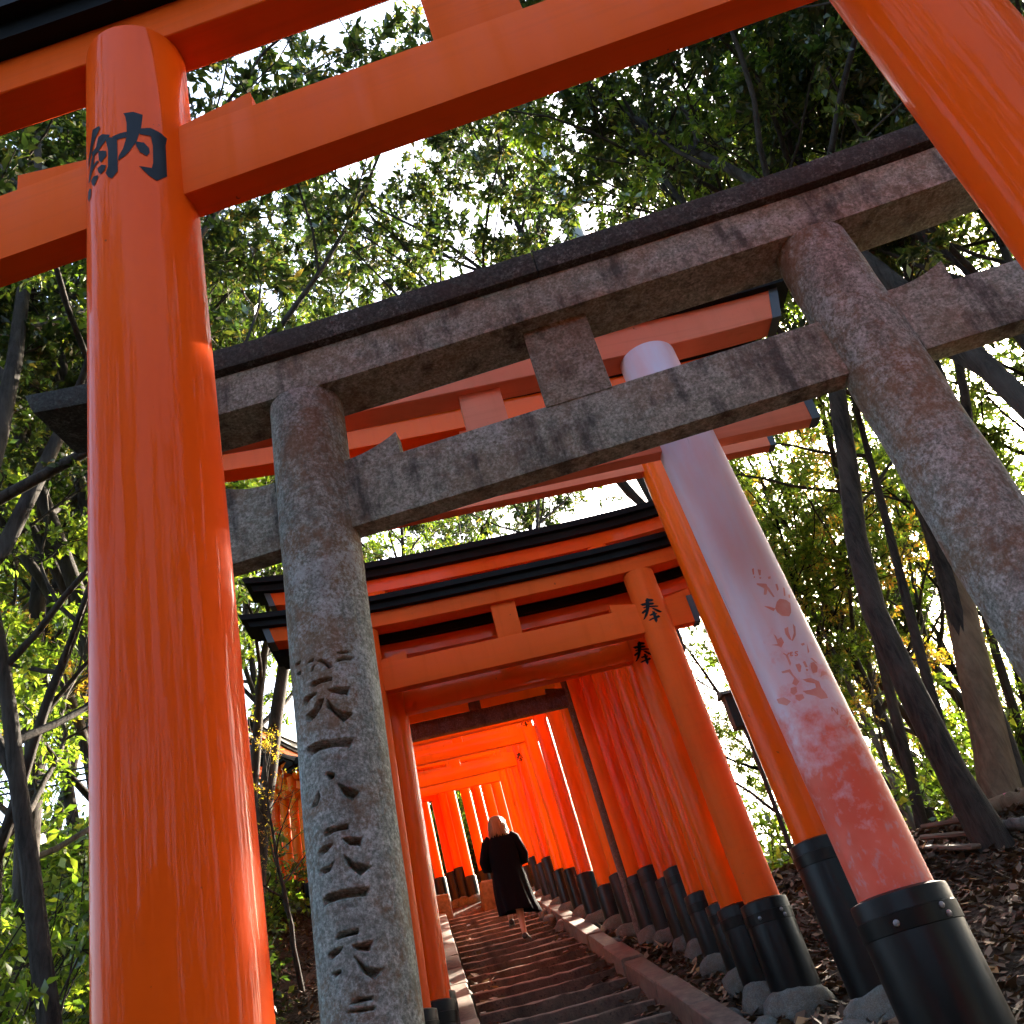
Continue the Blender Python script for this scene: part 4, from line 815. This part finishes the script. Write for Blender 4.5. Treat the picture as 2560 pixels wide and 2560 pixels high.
# behind and above the tunnel
for (xx,yy,k,sc) in [(-4.6,10.5,'ever1',1.05),(-5.4,15.0,'ever2',1.1),(-6.6,18.2,'green1',1.0),(-1.0,25.5,'ever1',1.1),(-5,27,'green1',1.2),(-9,25.5,'ever2',1.2),(-12,20,'green1',1.2),(-3.5,33,'ever1',1.3),(-14,31,'ever1',1.3),(-20,26,'green2',1.5),(-24,36,'ever2',1.4),(-8,40,'green1',1.5)]:
    place(k,xx,yy,{'ever1':'dark evergreen tree rising behind the torii tunnel','ever2':'tall dark-barked evergreen behind the torii tunnel','green1':'bright green tree behind the torii tunnel','green2':'bushy bright green tree behind the torii tunnel','autumn':'yellow autumn tree behind the torii tunnel'}[k],LF,sc=sc)
OG='tall trees arching over the torii'
for (xx,yy,k,sc,lb) in [(-4.6,5.9,'over1',.95,'wide dark tree arching over the glossy torii'),(-3.9,9.2,'over2',1.0,'dark-barked tree arching over the stone torii'),(4.4,6.2,'over2',.95,'dark-barked tree arching over the leafy bank'),
  (3.4,9.6,'over3',.95,'bright-leaved tree arching over the handprint torii'),(-5.6,13.6,'over3',1.05,'bright-leaved tree arching over the stairs'),(2.6,12.6,'over1',1.0,'dark tree arching over the stairs from the bank'),(-3.9,17.2,'over1',1.15,'dark tree arching over the upper stairs from the slope'),(4.4,11.4,'over2',1.0,'dark-barked tree arching over the bank beside the fallen logs'),(-6.5,10.8,'over1',1.1,'dark spreading tree up the slope behind the carved pillar')]:
    place(k,xx,yy,lb,OG,sc=sc)
BG='trees standing round the clearing below the glossy torii'
for (xx,yy,k,sc,lb) in [(-5.5,-2.5,'over2',1.0,'heavy dark spreading tree beside the clearing, left of the glossy torii'),(6.2,-2.0,'over1',1.0,'dark spreading tree beside the clearing, right of the glossy torii'),(-8.5,-8,'over1',1.1,'dark spreading tree facing the torii across the clearing'),(-9.5,2.0,'over3',1.0,'bright-leaved tree on the slope beside the clearing'),(9.0,3.0,'over3',1.0,'bright-leaved tree on the bank beside the clearing')]:
    place(k,xx,yy,lb,BG,sc=sc)
for i in range(16):  # unseen hedge behind the camera, added to keep low sky out of reflections
    a=R(125+i*7.4); d=9.5+3.5*((i*37)%5)/5; xx,yy=d*math.sin(a),d*math.cos(a)
    place(['bush3','bush2','bush1'][i%3],xx,yy,'tall shrub added out of view round the clearing to block low skylight','undergrowth round the clearing','shrub','shrub',sc=2.3+.8*((i*29)%4)/4)
for az,d,k,sc in [(12.8,15.5,'green2',.8),(16.2,17.5,'green1',.8),(22.6,17,'green1',.85),(28.5,16,'green1',.9),(21,21,'ever1',.8)]:
    x,y=pol(az,d); place(k,x,y,{'green2':'leafy sunlit tree just behind the fallen logs','green1':'taller sunlit tree behind the fallen logs','ever1':'dark evergreen behind the sunlit trees and logs'}[k],'sunlit trees behind the fallen logs',sc=sc)
for i in range(22):  # unseen evergreen ring, added to cut skylight from behind the camera
    a=R(80+i*9.4); d=[10.5,13.0][i%2]+1.2*((i*37)%5)/5; xx,yy=d*math.sin(a),d*math.cos(a)
    place('wall',xx,yy,'dense evergreen leafy to the ground, added out of view to screen the clearing from skylight','evergreens added out of view round the clearing',sc=.62+.16*((i*29)%4)/4)
for (xx,yy,k,sc) in [(7.6,6.4,'over1',.9),(10.6,9.4,'over1',1.0),(9.2,3.0,'wall',1.2),(13,6.5,'wall',1.3),(14.5,12.5,'over2',1.1),(17,9.5,'wall',1.3),(11.5,13.5,'wall',1.05)]:  # out-of-view trees, added to keep the sun off the clearing and bank
    place(k,xx,yy,{'over1':'tall dark tree added out of view to shade the bank beyond the glossy torii','over2':'spreading tree added out of view to shade the far end of the bank','wall':'dense leafy evergreen added out of view to shade the bank'}[k],'unseen trees added to shade the bank',sc=sc)
for (xx,yy,k,sc) in [(2.6,18.2,'bush1',2.0),(3.2,20.5,'bush3',1.6),(1.4,21.5,'bush1',2.2),(-2.6,24.2,'bush1',1.6),(-4.2,24.0,'bush3',1.7),(-6.4,24.2,'bush1',2.2),(-8.2,24.0,'bush3',1.8),(-1.4,27.5,'bush1',2.2),(-3.6,26.5,'bush3',2.4),(.8,25.0,'bush3',2.2),(3.0,25.5,'bush1',3.2)]:
    place(k,xx,yy,{'bush1':'broad sunlit shrub behind the bend of the tunnel','bush3':'tall sunlit shrub behind the bend of the tunnel'}[k],'shrubs behind the bend','shrub','shrub',sc=sc)
for az,d,k,sc in [(12.8,15.5,'green2',.8),(16.2,17.5,'green1',.8),(22.6,17,'green1',.85),(28.5,16,'green1',.9),(21,21,'ever1',.8)]:
    x,y=pol(az,d); place(k,x,y,{'green2':'leafy sunlit tree just behind the fallen logs','green1':'taller sunlit tree behind the fallen logs','ever1':'dark evergreen behind the sunlit trees and logs'}[k],'sunlit trees behind the fallen logs',sc=sc)
for i in range(9):  # farther unseen ring, added to close low sky gaps behind the camera
    a=R(118+i*15.5); d=17+5*((i*37)%5)/5; xx,yy=d*math.sin(a),d*math.cos(a)
    place(['ever1','green1','ever2'][i%3],xx,yy,'tall tree added out of view behind the clearing to block low skylight','wood below the clearing',sc=1.1)
for (xx,yy,k,sc,lb) in [(2.75,14.6,'green2',.62,'small bushy green tree beside the wooden box on its post'),(3.5,16.2,'green1',.62,'small green tree behind the wooden box on its post'),(4.3,14.6,'autumn',.6,'small yellow autumn tree glowing behind the bank')]:
    place(k,xx,yy,lb,None,sc=sc)
for i,az in enumerate([12.5,14.5,16.5,18.5,20.5,22.5,24.5,26.5,29]):
    x,y=pol(az,23+6*((i*37)%5)/5); place(['green2','green1','autumn'][i%3],x,y,['bushy tree in the sunlit wood beyond the bank','green tree in the sunlit wood beyond the bank','yellowing tree in the sunlit wood beyond the bank'][i%3],'sunlit wood beyond the bank',sc=.72)
for (az,d,k,sc) in [(-36,10.5,'bush3',1.3),(-33.5,12.5,'bush1',1.8),(-31,11.2,'bush3',1.2),(-34.5,16,'bush3',1.9),(-30,17.5,'bush1',2.4),(-38,14,'bush1',2.0),(-32,21,'bush3',2.4),(-28.5,23,'bush1',3.0),(-36,22,'bush3',2.6),(-20.2,19.5,'bush1',1.3),(-19,23.5,'bush3',1.6)]:
    x,y=pol(az,d); place(k,x,y,{'bush1':'broad bright shrub on the slope behind the forked tree','bush3':'tall bright shrub on the slope behind the forked tree'}[k],'shrubs behind the forked tree','shrub','shrub',sc=sc)
UB='tall thicket beyond the leafy bank'
for az,d,k,sc in [(14.5,19,'bush3',1.7),(16.5,21,'bush1',2.2),(20.5,20,'bush2',2.4),(27,19,'bush2',2.2),(21,26,'bush3',2.6),(17,28,'bush3',2.6),(13,26,'bush1',3.0),(25,27,'bush1',3.2),(10.5,22,'bush3',1.7),(12,18.5,'bush1',1.7)]:
    x,y=pol(az,d); place(k,x,y,{'bush1':'bright green thicket shrub beyond the leafy bank','bush2':'dark green thicket shrub beyond the leafy bank','bush3':'tall green thicket shrub beyond the leafy bank'}[k],UB,'shrub','shrub',sc=sc)
# undergrowth
bl=[]
gb=random.Random(31)
for i in range(70):
    side=gb.random()
    if side<.45: az=gb.uniform(-42,-21); d=gb.uniform(7.5,24)
    elif side<.75: az=gb.uniform(13,40); d=gb.uniform(13.2,24)
    else: az=gb.uniform(-20,14); d=gb.uniform(24,38)
    x,y=pol(az,d)
    if abs(x-float(path_cx(min(y,19))))<1.7 and y<24: continue
    k=gb.choice(['bush1','bush2','bush3']); g_='undergrowth left of the torii' if az<-20 else ('undergrowth beyond the leafy bank' if az>12 else 'undergrowth behind the tunnel')
    lb={'bush1':'bright leafy shrub in the ','bush2':'dark leafy shrub in the ','bush3':'tall leafy shrub in the '}[k]+g_
    place(k,x,y,lb,g_,'shrub','shrub',sc=gb.uniform(.8,1.5))
for az,d,k,sc in [(-31,5.6,'bush2',.8),(-34,6.2,'bush1',.9),(-28,6.4,'bush2',.75),(-25.5,8.2,'bush2',.8),(-19.8,12.5,'bush2',.35),(11.5,13.5,'bush2',.6),(13.5,14.5,'bush1',.8)]:
    x,y=pol(az,d); place(k,x,y,'low leafy shrub at the edge of the bare soil','low shrubs at the forest edge','shrub','shrub',sc=sc)
# ---------------------------------------------------------------- leaf litter
def build_litter(name,n,sampler,size,seed):
    g=np.random.default_rng(seed); XY=sampler(g,n); n=len(XY); x,y=XY[:,0],XY[:,1]; z=th_s(x,y)+.012+g.uniform(0,.02,n)
    a=g.uniform(0,6.28,n); s=size*g.uniform(.35,1.5,n); t1=g.normal(0,.35,n); t2=g.normal(0,.35,n)
    d=np.stack([np.cos(a),np.sin(a),.28*np.cos(a)*0+t1],1)*s[:,None]; e=np.stack([-np.sin(a),np.cos(a),t2],1)*(s*.5)[:,None]
    c=np.stack([x,y,z],1); cur=(s*g.uniform(.05,.4,n))[:,None]*np.array([[0,0,1.]])
    V=np.stack([c-d*.5,c+e*.5+cur*.5,c+d*.5+cur,c-e*.5+cur*.5],1).reshape(-1,3); V[:,2]=np.maximum(V[:,2],th_s(V[:,0],V[:,1])+.004)
    return np_mesh(name,V,np.arange(n*4).reshape(n,4),MAT['litter'])
def samp_right(g,n):
    y=g.uniform(3.5,14.5,n); x=path_cx(y)+.95+g.uniform(0,1,n)**.9*8; return np.stack([x,y],1)
def samp_left(g,n):
    y=g.uniform(4.5,21,n); x=path_cx(y)-.98-g.uniform(0,1,n)**1.1*7; return np.stack([x,y],1)
tag(build_litter('leaf_litter',52000,samp_right,.085,1),'brown dead leaves covering the bank on the right','dead leaves',kind='stuff')
tag(build_litter('leaf_litter',26000,samp_left,.075,2),'dead leaves scattered over the bare slope on the left','dead leaves',kind='stuff')
def step_litter():
    g=np.random.default_rng(9); V=[];n=900
    y0=2.5; 
    ys=g.uniform(3,18,n); side=g.choice([-1,1],n); xx=path_cx(ys)+side*(.70-np.abs(g.normal(0,.13,n)))
    k=np.floor((ys-2.5)/.5); z=th(path_cx(2.5+k*.5),2.5+k*.5)+.02
    a=g.uniform(0,6.28,n); s=.05*g.uniform(.6,1.4,n); d=np.stack([np.cos(a),np.sin(a),g.normal(0,.25,n)],1)*s[:,None]; e=np.stack([-np.sin(a),np.cos(a),g.normal(0,.25,n)],1)*(s*.5)[:,None]; c=np.stack([xx,ys,z],1)
    return np_mesh('leaf_litter',np.stack([c-d,c+e,c+d,c-e],1).reshape(-1,3),np.arange(n*4).reshape(n,4),MAT['litter'])
tag(step_litter(),'fallen leaves gathered along the edges of the steps','dead leaves',kind='stuff')
# ---------------------------------------------------------------- logs, planks, sign, pole, cables
def log(p0,p1,r,label,mat='bark_grey',name='fallen_log'):
    g=np.random.default_rng(int(abs(p0[0]*100))); P=np.linspace(p0,p1,10)+g.normal(0,r*.12,(10,3)); V,F=tube_np([(P,np.full(10,r)*g.uniform(.88,1.1,10))],lambda q:14)
    bm=bmesh.new(); me=np_mesh('tmp',V,F,None).data; bm.from_mesh(me)
    for o in [o for o in COL.objects if o.data is me]: bpy.data.objects.remove(o)
    bpy.data.meshes.remove(me)
    bmesh.ops.holes_fill(bm,edges=[e for e in bm.edges if len(e.link_faces)==1]); bmesh.ops.recalc_face_normals(bm,faces=bm.faces)
    o=bm_obj(name,bm,MAT[mat],None,True,50); tag(o,label,'log'); return o
def gp(az,d,dz=0): x,y=pol(az,d); return np.array([x,y,float(th(x,y))+dz])
log(gp(18.6,11.0,.09),gp(22.5,10.9,.12),.11,'grey fallen log with a pink ribbon lying on the leafy bank','bark_tan')
rb=mesh_obj('ribbon',*lathe([(.118,-.02),(.118,.02)],16,cap=(False,False)),MAT['ribbon'],None,True); tag(rb,'pink ribbon tied round the fallen log','ribbon'); rb.location=tuple(gp(21.0,10.94,.11)); rb.rotation_euler=(0,math.pi/2,-.3)
log(gp(19.4,10.4,.06),gp(21.8,10.1,.07),.06,'thin barked branch lying below the ribboned log')
for k,(a0,d0,a1,d1,dz) in enumerate([(16.4,10.7,19.2,10.3,.05),(16.6,11.0,19.8,10.75,.09),(16.2,10.3,18.6,9.9,.04)]):
    a,b=gp(a0,d0,dz),gp(a1,d1,dz); d=Vector(b-a); bm=bmesh.new(); rough_box(bm,(0,-.07,-.02),(d.length,.07,.025),.004); o=bm_obj('plank',bm,MAT['wood'],None,True,40)
    o.location=tuple(a); o.rotation_euler=d.to_track_quat('X','Z').to_euler(); tag(o,'weathered timber plank lying on the leafy bank','plank','planks on the bank')
def sign_post():
    x,y=pol(9.75,13.2); root=empty('sign_post',(x,y,float(th(x,y)))); tag(root,'dark wooden box on a slim post behind the torii pillars','sign')
    V,F=lathe([(.035,-.1),(.03,2.35)],12); mesh_obj('post',V,F,MAT['dark_wood'],root,True,40)
    bm=bmesh.new(); rough_box(bm,(-.15,-.08,2.3),(.15,.08,2.78),.004); bm_obj('box',bm,MAT['dark_wood'],root)
    V,F=loft([(-.14,2.77),(.14,2.77),(0,2.86)],.2,nseg=1); o=mesh_obj('roof',V,F,MAT['dark_wood'],root); fixn(o)
    root.rotation_euler.z=.2
sign_post()
def utility_pole():
    x,y=pol(10.9,14.0); root=empty('utility_pole',(x,y,float(th(x,y)))); tag(root,'pale concrete utility pole with steel crossarms rising behind the trees','pole')
    V,F=lathe([(.23,-.2),(.15,17.5)],24); mesh_obj('pole',V,F,MAT['concrete'],root,True,40)
    for z_,w in((13.3,.95),(11.2,.8),(10.6,.8)):
        bm=bmesh.new(); rough_box(bm,(-w,-.24,z_),(w*.9,-.16,z_+.08),0,bev=.004); bm_obj('crossarm',bm,MAT['galv'],root)
    return root
utility_pole()
def cables():
    for k in range(3):
        a=np.array([-14.0,9.5,8.05-.10*k]); b=np.array([-4.6,10.5,6.45-.07*k]); t=np.linspace(0,1,24)[:,None]; P=a*(1-t)+b*t; P[:,2]-=(1.0*4*t*(1-t)).ravel()*.35
        V,F=tube_np([(P,np.full(24,.012))],lambda r_:6); o=np_mesh('overhead_cable',V,F,MAT['cable'],None,True); tag(o,'black overhead cable strung through the trees on the left','cable','overhead cables')
cables()
